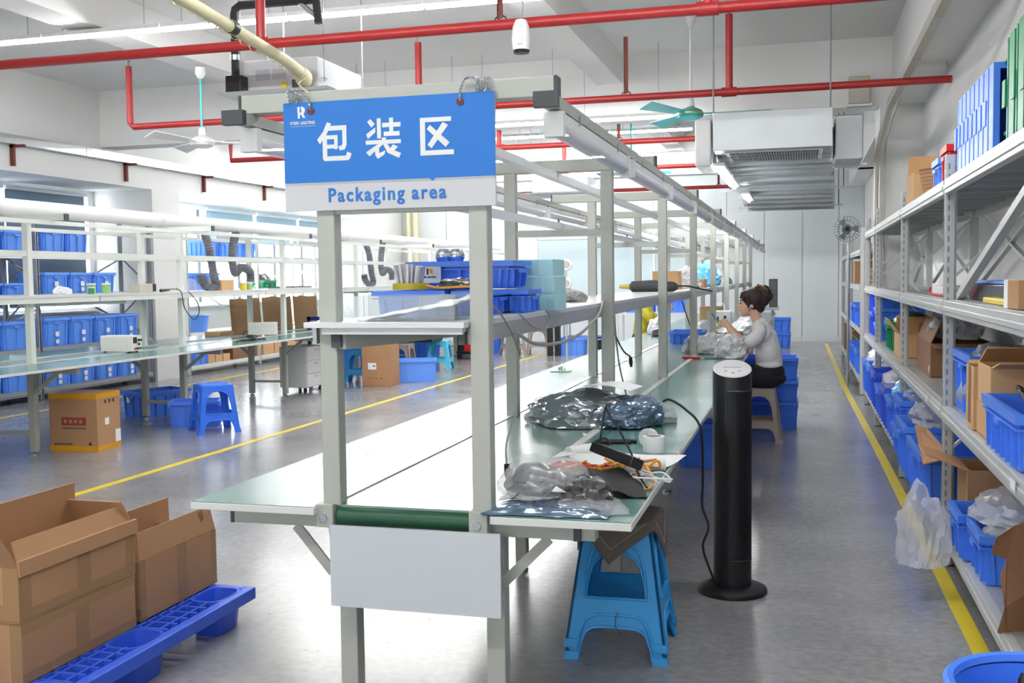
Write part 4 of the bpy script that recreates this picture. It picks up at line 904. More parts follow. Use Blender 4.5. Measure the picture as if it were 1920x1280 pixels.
# clear bag spilling off the bottom deck
t = bag((.53, 5.0, .13), (.24, .22, .40), 'bagh', 'clear plastic bag hanging out over the yellow line', 51, crease=.3)
bag((.90, 4.72, .42), (.46, .72, .15), 'bagh', 'big clear plastic bag draped over the bottom blue crates', 53)
bag((1.0, 4.30, .24), (.3, .2, .2), 'esdbag', 'dark shiny bag between the blue crate and torn cardboard', 54, sub=3)
# blue barrel and stick, bottom right corner
t = thing('blue_barrel', 'round blue tub at the bottom right corner, partly out of view', 'tub', (.52, 2.46, 0))
part('tub_body', MB().lathe([(0, 0), (.16, 0), (.19, .3), (.20, .53), (.19, .53), (.18, .3), (.15, .012), (0, .012)], n=40), 'blue', t); part('tub_rim', MB().lathe([(.195, .52), (.212, .53), (.214, .545), (.205, .553), (.192, .55), (.188, .535)], n=40), 'blue', t)
t = thing('stick', 'white rod with a black tip standing in the round blue tub', 'rod', (.445, 2.40, .02)); part('rod', MB().cyl((0, 0, 0), (.012, .0, .53), .006, 10), 'white', t); part('black_tip', MB().tube([(.012, .0, .52), (.013, .0, .56), (.0135, .0, .575)], [.011, .011, .005], 10), 'black', t)
# ---------------------------------------------------------------- ceiling services
def batten(loc, L, label, group, rod=0, rz=0):
    t = thing('ceiling_light', label, 'lamp', loc, rz, group)
    part('housing', MB().box(-L / 2, -.055, .0, L / 2, .055, .035), 'white', t); part('led_diffuser', MB().tube([(-L / 2 + .01, 0, -.008), (L / 2 - .01, 0, -.008)], .022, 8), 'lamp', t)
    if rod: [part('hanging_rod', MB().cyl((sx * L * .35, 0, .035), (sx * L * .35, 0, .035 + rod), .004, 6), 'zinc', t) for sx in (-1, 1)]
    return t
ROWS = [(0.6, 3.60, -4.0, 5), (4.9, 3.60, -4.2, 5), (8.15, 3.66, -8.4, 6), (11.85, 3.235, -5.6, 4), (15.6, 3.60, -8.2, 6), (18.6, 3.60, -8.2, 6), (22.0, 3.60, -8.2, 6)]  # the two nearest rows are unseen lamps added to fill the foreground
for r_, (y, z, x0, n) in enumerate(ROWS):
    if r_ < 2: g = 'ceiling lights behind and above the camera'; lab = 'bright LED batten over the camera, row %s, %s from the left' % (ORD[r_], ORD[0])
    else: g = 'LED battens, row %d from the camera' % (r_ - 1); lab = 'bright LED batten in the %s ceiling row from the camera, %s from the left' % (ORD[r_ - 2], ORD[0])
    base = batten((x0, y, z), 1.2, lab, g, ZC - z - .035)
    for i in range(1, n): dup(base, (x0 + 1.21 * i, y, z), None, lab.replace('first from the left', ORD[i] + ' from the left'))
# red sprinkler pipes
def pipe(label, runs, r=.034, m='red', joints=(), heads=()):
    t = thing('sprinkler_pipe', label, 'pipe', runs[0][0])
    for rn in runs: wpart('pipe_run', MB().tube(rn, r if len(rn) < 3 else r, 12), m, t)
    for c in joints: wpart('pipe_joint', MB().cyl((c[0] - .07, c[1], c[2]), (c[0] + .07, c[1], c[2]), r * 1.3, 12), m, t)
    for c in heads: wpart('sprinkler_head', MB().cyl(c, (c[0], c[1], c[2] + .05), .012, 8).lathe([(0, .05), (.03, .055), (.03, .06), (0, .06)], c, 8), 'chrome', t)
    return t
pipe('long red pipe crossing the ceiling nearest the camera', [[(-9.1, 6.9, 3.15), (1.2, 6.9, 3.15)], [(-3.75, 6.9, 3.15), (-3.75, 6.9, 4.0)], [(-.588, 6.9, 3.15), (-.588, 6.9, 3.9)]], .036, 'red', [(-3.75, 6.9, 3.15), (-.588, 6.9, 3.15)], [(-.588, 6.9, 3.9)])
pipe('red pipe rising at the left and running behind the sign to the right wall', [[(-7.07, 10.05, 3.80), (-7.07, 10.05, 3.19), (-7.03, 10.05, 3.15), (1.26, 10.05, 3.15)], [(-.66, 10.05, 3.15), (-.66, 10.05, 3.86)], [(-3.72, 10.05, 3.15), (-3.72, 10.05, 3.82)]], .034, 'red', [(-.66, 10.05, 3.15), (-3.72, 10.05, 3.15)], [(-.66, 10.05, 3.86), (-3.72, 10.05, 3.82), (-7.07, 10.05, 3.80)])
pipe('third red pipe from the camera, below the ceiling beam', [[(-7.6, 13.05, 3.4), (-7.6, 13.05, 3.12), (-1.1, 13.05, 3.12)], [(-3.75, 13.05, 3.12), (-3.75, 13.05, 3.5)]], .034, 'red', [(-3.75, 13.05, 3.12)])
pipe('fourth red pipe from the camera, far under the ceiling', [[(-7.9, 16.2, 3.55), (-7.9, 16.2, 3.12), (-.9, 16.2, 3.12)], [(-3.6, 16.2, 3.12), (-3.6, 16.2, 3.6)]], .034, 'red', [(-3.6, 16.2, 3.12)])
pipe('fifth red pipe from the camera, nearest the back wall', [[(-8.0, 20.6, 3.15), (-.9, 20.6, 3.15)], [(-4.05, 20.6, 3.15), (-4.05, 20.6, 3.9)]], .036, 'red', [(-4.05, 20.6, 3.15)])
def hanger(x, y, z0, z1, label): single('pipe_hanger', MB().box(x - .02, y - .02, z0, x + .02, y - .014, z1).box(x - .02, y - .02, z0, x - .014, y + .02, z1).tube([(x + .045 * math.cos(a), y, z0 - .02 + .045 * math.sin(a)) for a in [k * PI / 5 for k in range(11)]], .006, 6, False), 'rust', label, 'hanger')
hanger(-1.96, 6.9, 3.19, ZC, 'red-brown angle hanger on the nearest ceiling pipe beside the white sensor'); hanger(-1.62, 10.05, 3.19, 3.72, 'red-brown angle hanger on the second ceiling pipe right of the sign'); hanger(-2.2, 13.05, 3.16, 3.72, 'red-brown angle hanger on the third ceiling pipe')
hanger(-1.4, 16.2, 3.16, 3.9, 'red-brown angle hanger on the fourth ceiling pipe'); hanger(-1.55, 20.6, 3.19, 3.9, 'red-brown angle hanger on the fifth ceiling pipe')
t = thing('pipe_hanger', 'thin steel rod holding the right end of the second red pipe at the wall', 'hanger', (1.22, 10.05, 3.19)); part('rod', MB().cyl((0, 0, 0), (0, 0, .115), .006, 6), 'zinc', t)
# emergency sensor hanging under the first pipe
t = thing('ceiling_sensor', 'small white drop-shaped sensor hanging below the nearest red pipe', 'sensor', (-1.78, 6.75, 2.94)); part('sensor_body', MB().lathe([(0, .20), (.035, .195), (.055, .15), (.062, .07), (.055, .0), (.0, 0)], n=16), 'white', t)
part('lens', MB().lathe([(.056, .0), (.05, -.02), (0, -.025)], n=16), 'black', t); part('cable', MB().tube(bez([(0, 0, .19), (.01, .01, .30), (-.03, 0, .42), (-.12, 0, .48)]), .006, 6), 'wire', t); part('window', MB().box(-.015, -.066, .03, .02, -.058, .09), 'fangrey', t)
# ceiling fans
def fan(loc, drop, mrod, mblade, mbody, label, a0, R=.62):
    t = thing('ceiling_fan', label, 'fan', loc, a0)
    part('canopy', MB().lathe([(0, drop), (.05, drop), (.055, drop - .06), (.03, drop - .11), (.015, drop - .12)], n=14), 'white', t); part('down_rod', MB().cyl((0, 0, .1), (0, 0, drop - .1), .013, 10), mrod, t)
    part('cup', MB().lathe([(.014, .16), (.03, .15), (.038, .10), (.04, .07), (0, .07)], n=14), 'white', t)
    part('motor', MB().lathe([(0, .075), (.07, .06), (.115, .035), (.13, .0), (.12, -.03), (.07, -.055), (0, -.06)], n=24), mbody, t); part('trim_ring', MB().lathe([(.124, .018), (.133, .012), (.133, .0), (.126, -.004)], n=24), 'gold' if mbody == 'cyan' else 'alu', t)
    for k in range(3):
        bl = part('blade', MB().hexa([(.20, -.05, -.012), (R, -.075, -.030), (R + .01, .075, .024), (.20, .05, .012), (.20, -.05, -.005), (R, -.075, -.024), (R + .01, .075, .030), (.20, .05, .019)]), mblade, t, rz=k * 2 * PI / 3)
        part('blade_iron', MB().hexa([(.09, -.02, 0), (.24, -.035, .004), (.24, .035, .0), (.09, .02, 0), (.09, -.02, .01), (.24, -.035, .012), (.24, .035, .008), (.09, .02, .01)]), mbody, bl)
    return t
fan((-6.10, 9.9, 2.92), .78, 'cyan', 'white', 'white', 'white ceiling fan on a turquoise rod at the left', .35, .75)
fan((-1.08, 10.7, 3.06), .98, 'white', 'cyan', 'cyan', 'turquoise ceiling fan right of the sign, nearest of the turquoise fans', .06, .78)
fan((-2.42, 15.4, 2.98), 1.06, 'cyan', 'cyan', 'cyan', 'turquoise ceiling fan farther back in the middle of the ceiling', .5); fan((-2.5, 20.2, 2.95), 1.09, 'cyan', 'cyan', 'cyan', 'turquoise ceiling fan nearest the back wall', .9)
fan((-2.0, 6.2, 3.42), .62, 'white', 'white', 'white', 'white ceiling fan just above the top edge of the photo', .0)
# cassette air conditioner
def cassette(loc, w_, label):
    t = thing('air_conditioner', label, 'air conditioner', loc)
    part('unit_body', MB().box(-w_ / 2, 0, .03, w_ / 2, .84, .285), 'acw', t, bevel=.006); part('face_panel', MB().hexa([(-w_ / 2 - .12, -.12, .01), (w_ / 2 + .12, -.12, .01), (w_ / 2 + .12, .96, .01), (-w_ / 2 - .12, .96, .01), (-w_ / 2 - .14, -.14, .03), (w_ / 2 + .14, -.14, .03), (w_ / 2 + .14, .98, .03), (-w_ / 2 - .14, .98, .03)]), 'acw', t)
    q = MB()
    for i in range(14): q.box(-w_ / 2 + .04, .06 + i * .05, .002, w_ / 2 - .04, .075 + i * .05, .012)
    o = part('grille', q, 'fangrey', t); o['kind'] = 'stuff'
    for x in (-w_ / 2 - .03, w_ / 2 + .03):
        for y in (.05, .79): part('hanging_rod', MB().cyl((x, y, .1), (x, y, ZC - loc[2]), .005, 6).box(x - .02, y - .02, .12, x + .02, y + .02, .126), 'zinc', t)
    return t
t = cassette((-3.93, 7.5, 2.89), .66, 'white ceiling air conditioner above the sign with a black valve box')
part('access_panel', MB().box(-.20, -.006, .13, -.08, 0, .21), 'acp', t); part('access_panel', MB().box(-.06, -.006, .13, .06, 0, .21), 'acp', t); part('yellow_sticker', MB().box(.02, -.008, .055, .065, -.001, .105), 'yellow', t, 'yellow sticker')
part('valve_box', MB().box(-.40, -.12, .03, -.27, .0, .16), 'black', t, 'black valve box', bevel=.004); part('drain_outlet', MB().box(.16, -.10, .0, .22, 0, .10), 'black', t); part('drain_outlet', MB().box(.245, -.08, .0, .262, 0, .12), 'black', t)
cassette((-3.9, 17.2, 2.84), .95, 'white ceiling air conditioner far back above the middle of the room')
t = thing('lagged_pipe', 'cream taped lagged pipe slanting down to the air conditioner', 'pipe', (-3.62, 7.42, 3.02))
wpart('lagging', MB().tube([(-3.40, 4.9, 3.09), (-3.42, 5.3, 3.075), (-3.50, 6.2, 3.05), (-3.57, 6.9, 3.03), (-3.64, 7.30, 3.01)], [.040, .040, .039, .039, .045], 14), 'cream', t); wpart('lagging_end', MB().tube([(-3.63, 7.25, 3.015), (-3.66, 7.38, 2.99), (-3.67, 7.47, 2.97)], [.05, .068, .03], 14), 'cream', t)
q = MB()
for k in range(16):
    y_ = 4.95 + .15 * k; f = (y_ - 4.9) / 2.4; c = Vector((-3.40 - .24 * f, y_, 3.09 - .08 * f)); q.tube([c - Vector((0, .012, 0)), c + Vector((0, .012, 0))], .0415, 14, False)
wpart('tape_turns', q, 'cream', t); wpart('strap', MB().tube([(-3.475, 6.0, 3.056), (-3.48, 6.06, 3.054)], .046, 12), 'black', t, 'black strap')
wpart('thin_drain_hose', MB().tube(bez([(-3.60, 7.28, 2.97), (-3.66, 7.30, 2.93), (-3.62, 7.34, 2.88), (-3.56, 7.38, 2.86)]), .008, 6), 'cream', t)
t = thing('foam_pipe', 'black foam covered pipe in a square bend beside the air conditioner', 'pipe', (-4.26, 7.4, 3.05))
wpart('pipe_run', MB().tube([(-4.26, 7.42, 3.05), (-4.26, 7.42, 3.52), (-4.25, 7.42, 3.56), (-4.21, 7.42, 3.585), (-3.60, 7.42, 3.58), (-3.56, 7.42, 3.56), (-3.545, 7.42, 3.40)], .032, 10), 'foam', t); wpart('pipe_run', MB().tube([(-4.1, 7.42, 3.9), (-3.56, 7.42, 3.45)], .02, 8), 'galv', t); wpart('collar', MB().cyl((-4.26, 7.42, 3.17), (-4.26, 7.42, 3.21), .04, 12), 'chrome', t)
# big galvanised air handler and duct on the right
t = thing('supply_air_duct', 'large galvanised air duct with a slatted grille hung at the upper right', 'duct', (-.25, 10.0, 2.6))
wpart('duct_front', MB().box(-.80, 9.95, 2.60, .26, 10.02, 2.95), 'galv', t, bevel=.004)
for i in range(9):
    y = 10.02 + i * .98; wpart('duct_length', MB().box(-.80 - .012 * i, y, 2.60, .26 + .03 * i, y + .975, 2.95), 'galv', t)
    wpart('duct_flange', MB().box(-.83 - .012 * i, y + .93, 2.56, .29 + .03 * i, y + .985, 2.98), 'zinc', t)
    wpart('stiffener', MB().box(-.80 - .012 * i, y + .45, 2.585, .26 + .03 * i, y + .48, 2.60), 'galv', t)
g = wpart('grille_frame', MB().box(-.70, 10.05, 2.588, .18, 10.86, 2.60), 'white', t)
q = MB()
for i in range(34):
    for j in range(3): q.box(-.66 + i * .0238, 10.10 + j * .25, 2.580, -.646 + i * .0238, 10.31 + j * .25, 2.589)
o = wpart('grille_slots', q, 'black', g); o['kind'] = 'stuff'
wpart('side_unit', MB().box(.30, 10.7, 2.55, .56, 11.5, 2.98), 'galv', t, bevel=.01); wpart('side_box', MB().box(-.98, 10.1, 2.48, -.83, 10.8, 2.92), 'white', t, 'white painted side box', bevel=.015)
for x, y in ((-.80, 10.0), (.24, 10.0), (-.9, 14), (.5, 14), (-.9, 17.5), (.55, 17.5)): wpart('hanging_rod', MB().cyl((x, y, 2.55), (x, y, ZC), .008, 6), 'mull', t)
for y in (11.2, 14.0, 17.5): wpart('support_channel', MB().box(-1.0, y - .02, 2.535, .62, y + .02, 2.56), 'zinc', t)
t = batten((-.78, 10.95, 2.50), 1.2, 'lit LED tube hung along the underside of the big grey duct', None, .03, PI / 2); dup(t, (-.78, 12.2, 2.50), None, 'lit LED tube under the big grey duct, second from its near end'); dup(t, (-.72, 14.6, 2.50), None, 'LED tube farther back under the big grey duct')  # farthest tube is an extra lamp added to brighten the right aisle
t = thing('cable_trunking', 'grey beige cable trunking running along the right ceiling beam', 'trunking', (.93, 2.0, 3.3)); wpart('trunking_length', MB().box(.88, 2.0, 3.24, .95, 12.2, 3.32), 'trunk', t)
for y in (3.5, 5.0, 6.5, 8.0, 9.5, 11.0): wpart('trunking_joint', MB().box(.876, y, 3.236, .954, y + .05, 3.324), 'zinc', t)
wpart('cable_bundle', MB().tube(bez([(.90, 12.1, 3.27), (.86, 12.27, 3.1), (.80, 12.29, 2.8), (.78, 12.29, 2.3), (.78, 12.29, .1)]), .03, 8).tube(bez([(.95, 11.5, 3.24), (.9, 12.1, 3.0), (.87, 12.3, 2.6), (.86, 12.3, .1)]), .012, 6), 'trunk', t)
t = thing('beam_speaker', 'small grey box with a yellow dot mounted on the beam under the red pipe', 'device', (.60, 12.28, 3.32)); part('case', MB().box(-.11, 0, 0, .11, .12, .30), 'trunk', t, bevel=.01); part('yellow_dot', MB().cyl((.06, -.003, .23), (.06, 0, .23), .035, 14), 'yellow', t); part('bracket', MB().box(-.13, -.02, -.03, .13, .12, -.005), 'zinc', t)
t = thing('cage_fan', 'grey cage wall fan at the far end of the right racks', 'fan', (.56, 14.35, 2.03)); q = MB()
for r in (.05, .11, .165): q.tube([(r * math.cos(a), -.06, r * math.sin(a)) for a in [k * PI / 12 for k in range(25)]], .003, 5, False)
for k in range(24): a = k * PI / 12; q.tube([(.03 * math.cos(a), -.09, .03 * math.sin(a)), (.12 * math.cos(a), -.08, .12 * math.sin(a)), (.17 * math.cos(a), 0, .17 * math.sin(a)), (.1 * math.cos(a), .08, .1 * math.sin(a))], .003, 4, False)
part('cage', q, 'mull', t); part('motor', MB().cyl((0, 0, 0), (0, .16, 0), .06, 14), 'black', t)
for k in range(3):
    a = k * 2 * PI / 3; part('blade', MB().hexa([(.03 * math.cos(a), -.03, .03 * math.sin(a)), (.15 * math.cos(a - .35), -.045, .15 * math.sin(a - .35)), (.15 * math.cos(a + .35), -.01, .15 * math.sin(a + .35)), (.03 * math.cos(a + .6), -.02, .03 * math.sin(a + .6)), (.03 * math.cos(a), -.026, .03 * math.sin(a)), (.15 * math.cos(a - .35), -.041, .15 * math.sin(a - .35)), (.15 * math.cos(a + .35), -.006, .15 * math.sin(a + .35)), (.03 * math.cos(a + .6), -.016, .03 * math.sin(a + .6))]), 'mull', t)
part('arm', MB().bar((0, .14, 0), (.02, .24, -.05), .03, .03), 'black', t); part('post', MB().cyl((.03, .24, -2.03), (.03, .24, 0), .02, 8), 'zinc', t)
t = thing('corner_pipes', 'pair of yellowish vertical pipes in the back left corner', 'pipe', (-8.95, 23.3, 0)); part('pipe_run', MB().cyl((0, 0, 0), (0, 0, 3.3), .05, 10), 'cream', t); part('pipe_run', MB().cyl((.18, 0, 0), (.18, 0, 3.3), .06, 10), 'cream', t)
# ---------------------------------------------------------------- people
def remesh(mb, voxel, m, smooth=2, name='body'):
    me = mb.mesh(name, m); o = bpy.data.objects.new(name, me); col.objects.link(o)
    md = o.modifiers.new('r', 'REMESH'); md.mode = 'VOXEL'; md.voxel_size = voxel; md.use_smooth_shade = True
    sm_ = o.modifiers.new('s', 'SMOOTH'); sm_.factor = .5; sm_.iterations = smooth
    out = bpy.data.meshes.new_from_object(o.evaluated_get(bpy.context.evaluated_depsgraph_get()))
    bpy.data.objects.remove(o); out.materials.clear(); out.materials.append(MT[m]); out.polygons.foreach_set('use_smooth', [True] * len(out.polygons)); return out
def limb(mb, pts, rs):
    mb.tube(pts, rs, 12)
    for p, r in zip(pts, rs): mb.ball(p, r, 12, 8)
def person_meshes():
    b = MB()
    H = Vector((-.078, 0, 1.205))
    b.ball(H + Vector((.012, 0, .018)), .092, 18, 12, (1.0, .82, 1.10)); b.ball(H + Vector((-.03, 0, -.045)), .068, 16, 12, (.95, .84, 1.05)); b.ball(H + Vector((-.062, 0, -.098)), .028, 12, 8, (1, 1.1, .8))   # skull, face, chin
    limb(b, [H + Vector((-.095, 0, .0)), H + Vector((-.112, 0, -.032))], [.007, .012])                    # nose
    b.ball(H + Vector((-.092, 0, -.066)), .012, 10, 6, (.8, 1.7, .7)); b.ball(H + Vector((-.088, 0, .028)), .02, 10, 6, (.6, 2.2, .5))
    for s in (-1, 1): b.ball(H + Vector((.018, s * .074, -.018)), .026, 10, 8, (.62, .35, 1.15))         # ears
    limb(b, [H + Vector((.03, 0, -.06)), Vector((-.022, 0, 1.06)), Vector((.02, 0, .99))], [.050, .047, .06])
    limb(b, [(.02, 0, .98), (.055, 0, .86), (.08, 0, .72), (.075, 0, .58)], [.085, .10, .095, .11])
    for s in (-1, 1):
        limb(b, [(.0, s * .10, .985), (.01, s * .165, .965), (-.03, s * .19, .90), (-.125, s * .195, .815)], [.05, .046, .042, .036])
        limb(b, [(-.125, s * .195, .815), (-.19, s * .15, .90), (-.262, s * .075, .995)], [.036, .034, .023])
        pa = Vector((-.292, s * .05, 1.028)); limb(b, [(-.262, s * .075, .995), pa], [.022, .026])
        b.ball(pa, .030, 12, 8, (1.0, .6, 1.1))
        for k in range(4):                                                                               # fingers
            L = (.026, .031, .030, .024)[k]; r = (.0082, .0086, .0084, .0074)[k]
            p0 = pa + Vector((-.010 - .004 * k, -s * .004, .022 - .015 * k)); p1 = p0 + Vector((-L, -s * .006, .006 - .004 * k)); p2 = p1 + Vector((-L * .55, -s * .022, -.004)); p3 = p2 + Vector((-.002, -s * .014, -.012))
            limb(b, [p0, p1, p2, p3], [r * 1.1, r, r * .92, r * .8])
        q0 = pa + Vector((.008, -s * .014, .016)); limb(b, [q0, q0 + Vector((-.016, -s * .022, .018)), q0 + Vector((-.036, -s * .026, .020))], [.011, .010, .0085])
        limb(b, [(.06, s * .085, .555), (-.14, s * .105, .56), (-.36, s * .11, .545)], [.088, .08, .058])     # thigh
        limb(b, [(-.36, s * .11, .545), (-.345, s * .11, .36), (-.32, s * .11, .10)], [.056, .052, .034])
        limb(b, [(-.31, s * .11, .055), (-.40, s * .115, .04), (-.47, s * .118, .032)], [.04, .036, .028])
    body = remesh(b, .0065, 'skin', 2)
    c = MB(); limb(c, [(.012, 0, 1.00), (.045, 0, .90), (.075, 0, .78), (.085, 0, .665)], [.082, .112, .115, .118])
    c.ball((.03, 0, .93), .1, 16, 12, (1.0, 1.55, .95)); c.ball((.07, 0, .76), .1, 16, 12, (1.08, 1.45, 1.3)); c.ball((.085, 0, .66), .1, 16, 10, (1.14, 1.55, .5)); c.ball((-.035, .06, .91), .055, 12, 8); c.ball((-.035, -.06, .91), .055, 12, 8)
    for s in (-1, 1): limb(c, [(.005, s * .09, .995), (.012, s * .165, .970), (-.02, s * .192, .915), (-.062, s * .197, .875)], [.055, .056, .060, .062])
    shirt = remesh(c, .008, 'shirt', 3, 'shirt')
    d = MB(); d.ball((.08, 0, .60), .12, 16, 12, (1.15, 1.38, .95)); d.ball((.085, 0, .545), .13, 16, 12, (1.12, 1.28, .62))
    for s in (-1, 1): limb(d, [(.06, s * .085, .56), (-.14, s * .105, .565), (-.36, s * .11, .55), (-.345, s * .11, .36), (-.322, s * .11, .16)], [.10, .092, .068, .064, .054])
    tr = remesh(d, .008, 'jean', 2, 'trousers')
    e = MB(); H2 = H + Vector((.02, 0, .03))
    e.ball(H2 + Vector((.008, 0, .004)), .102, 20, 14, (1.0, .90, 1.06)); e.ball(H2 + Vector((-.050, 0, .050)), .056, 14, 10, (1.0, 1.15, .72)); e.ball(H2 + Vector((.075, 0, .0)), .062, 14, 10, (1.0, 1.05, 1.25)); e.ball(H2 + Vector((.055, 0, -.075)), .05, 12, 8, (1, 1, .9))
    limb(e, [H2 + Vector((.04, 0, .09)), H2 + Vector((.10, 0, .085)), H2 + Vector((.135, 0, .03)), H2 + Vector((.11, 0, -.03))], [.036, .046, .042, .026])
    for s in (-1, 1):
        limb(e, [H2 + Vector((-.070, s * .058, .035)), H2 + Vector((-.085, s * .064, -.01))], [.018, .006]); limb(e, [H2 + Vector((-.035, s * .078, .02)), H2 + Vector((-.03, s * .080, -.05)), H2 + Vector((-.02, s * .075, -.10))], [.022, .010, .004])
    for k in range(5): limb(e, [H2 + Vector((-.086, -.05 + .025 * k, .052)), H2 + Vector((-.106, -.05 + .025 * k, .014))], [.018, .006])
    # open the face: carve is done by keeping the hair behind the brow line
    hair = remesh(e, .006, 'hair', 1, 'hair')
    n = MB()
    rr = random.Random(5)
    for k in range(26):
        a = rr.uniform(0, 2 * PI); p = H2 + Vector((.11, 0, .04)); q = p + Vector((.02 + .035 * rr.random(), .05 * math.cos(a), .05 * math.sin(a)))
        n.tube([p, (p + q) / 2 + Vector((.01, 0, .012)), q], [.006, .005, .0015], 5)
    strands = n.mesh('hair_strands', 'hair', 1.5)
    return body, shirt, tr, hair, strands, H
PB = person_meshes()
def person(loc, rz, shirt_m, label):
    body, shirt, tr, hair, strands, H = PB
    t = thing('person', label, 'person', loc, rz)
    part('body', body, 'skin', t)
    if shirt_m != 'shirt': shirt = shirt.copy(); shirt.materials.clear(); shirt.materials.append(MT[shirt_m])
    part('t_shirt', shirt, shirt_m, t); part('trousers', tr, 'jean', t); h = part('hair', hair, 'hair', t); part('hair_strands', strands, 'hair', h)
    for s in (-1, 1):
        part('eye', MB().ball(H + Vector((-.083, s * .032, .002)), .011, 10, 8, (.7, 1.2, .6)), 'ink', t); part('eyebrow', MB().tube([H + Vector((-.088, s * .018, .028)), H + Vector((-.078, s * .052, .026))], .004, 5), 'hair', t)
        part('shoe', MB().ball((-.39, s * .115, .036), .05, 14, 8, (2.0, .9, .72)), 'black', t)
    part('mouth', MB().ball(H + Vector((-.098, 0, -.064)), .010, 10, 6, (.6, 2.0, .6)), 'lips', t)
    return t
ws = person((-.36, 9.45, 0), 0, 'shirt', 'seated person in a white T-shirt with pinned-up dark hair working at the packing table')
H = PB[5]
part('claw_clip', MB().tube(bez([H + Vector((.06, -.02, .16)), H + Vector((.10, -.035, .145)), H + Vector((.15, -.03, .11))]), .010, 8).tube(bez([H + Vector((.06, .02, .16)), H + Vector((.11, .03, .14)), H + Vector((.15, .03, .11))]), .010, 8).cyl(H + Vector((.10, 0, .10)), H + Vector((.19, 0, .118)), .007, 8), 'amber', ws, 'amber hair claw clip')
part('earbud', MB().ball(H + Vector((.008, -.088, -.02)), .009, 8, 6).cyl(H + Vector((.004, -.090, -.02)), H + Vector((-.002, -.088, -.05)), .004, 6), 'white', ws)
person((-2.08, 14.6, 0), PI, 'olive', 'seated person in an olive T-shirt, mostly hidden behind the shelf')
stool((-.36, 9.45, 0), .47, .40, .27, 'stoolg', 'taupe plastic stool under the person in the white T-shirt'); stool((-2.06, 14.6, 0), .47, .40, .27, 'stoolg', 'taupe plastic stool under the person in the olive T-shirt')
t = thing('small_component', 'small green and dark part held in both hands of the person in white', 'component', (-.70, 9.45, 1.045)); part('component_body', MB().box(-.03, -.016, -.012, .02, .016, .014), 'green2', t, bevel=.003); part('lead', MB().tube(bez([(-.03, 0, .01), (-.06, 0, .05), (-.075, -.01, .07)]), .004, 6), 'black', t)
# ---------------------------------------------------------------- tower fan
t = thing('tower_fan', 'tall black tower fan with a pale slanted control top in the aisle', 'fan', (-.305, 4.85, 0), .12)
part('base', MB().lathe([(0, 0), (.152, 0), (.158, .008), (.155, .02), (.13, .032), (.09, .04), (0, .042)], n=40), 'fanbk', t)
def ell(z0f, z1f, rx, ry, n=36, back=1.0):
    vs = []; fs = []
    def zz(y, lo, hi): return lo + (hi - lo) * (y + ry) / (2 * ry)
    for lo, hi, k in ((.03, .03, .98), (.985, 1.052, 1.0), (.993, 1.06, .985)):
        for i in range(n): a = 2 * PI * i / n; x, y = rx * k * math.cos(a), ry * k * math.sin(a); vs.append((x, y, zz(y / k if k else y, lo, hi)))
    for j in range(2):
        for i in range(n): i2 = (i + 1) % n; fs.append((j * n + i, j * n + i2, (j + 1) * n + i2, (j + 1) * n + i))
    return vs, fs
m = MB(); vs, fs = ell(0, 0, .088, .085); m.add(vs, fs, True); part('column', m, 'fanbk', t)
m = MB(); n = 36
for k, o in ((.985, 0), (.93, .004)):
    for i in range(n): a = 2 * PI * i / n; x, y = .088 * k * math.cos(a), .085 * k * math.sin(a); m.v.append((x, y, .993 + .067 * (y + .085) / .17 + o))
m.f += [(i, (i + 1) % n, n + (i + 1) % n, n + i) for i in range(n)] + [tuple(range(n, 2 * n))]; m.m += [0] * (n + 1); m.sm += [False] * (n + 1)
tp = part('control_top', m, 'fangrey', t, 'pale grey control panel')
part('button', MB().cyl((0, -.045, 1.010), (0, -.045, 1.017), .008, 10).cyl((.03, -.03, 1.017), (.03, -.03, 1.023), .006, 10).cyl((-.03, -.03, 1.017), (-.03, -.03, 1.023), .006, 10).box(-.04, .0, 1.028, .04, .012, 1.036), 'fangrey', tp)
q = MB()
for i in range(25):
    a = -PI / 2 + (-.42 + .062 * i) + .12; c, s = math.cos(a), math.sin(a)
    q.hexa([(.0868 * c - s * -.0016, .0838 * s + c * -.0016, .16), (.0868 * c - s * .0016, .0838 * s + c * .0016, .16), (.0905 * c - s * .0016, .0875 * s + c * .0016, .16), (.0905 * c - s * -.0016, .0875 * s + c * -.0016, .16),
            (.0868 * c - s * -.0016, .0838 * s + c * -.0016, .93), (.0868 * c - s * .0016, .0838 * s + c * .0016, .93), (.0905 * c - s * .0016, .0875 * s + c * .0016, .93), (.0905 * c - s * -.0016, .0875 * s + c * -.0016, .93)])
for z in (.16, .93): q.tube([(.0895 * math.cos(-PI / 2 - .42 + .12 + .0744 * i), .0865 * math.sin(-PI / 2 - .42 + .12 + .0744 * i), z) for i in range(21)], .004, 6)
o = part('grille', q, 'black', t); o['kind'] = 'stuff'
single('fan_cable', MB().tube(bez([(-.62, 4.86, .87), (-.58, 4.80, .885), (-.50, 4.72, .85), (-.43, 4.66, .775), (-.425, 4.70, .55), (-.43, 4.72, .42), (-.40, 4.70, .33), (-.425, 4.70, .24), (-.40, 4.74, .13), (-.375, 4.78, .055), (-.36, 4.78, .05)], 8), .0055, 7), 'rubber', 'black power cable hanging from the table edge to the tower fan', 'cable')
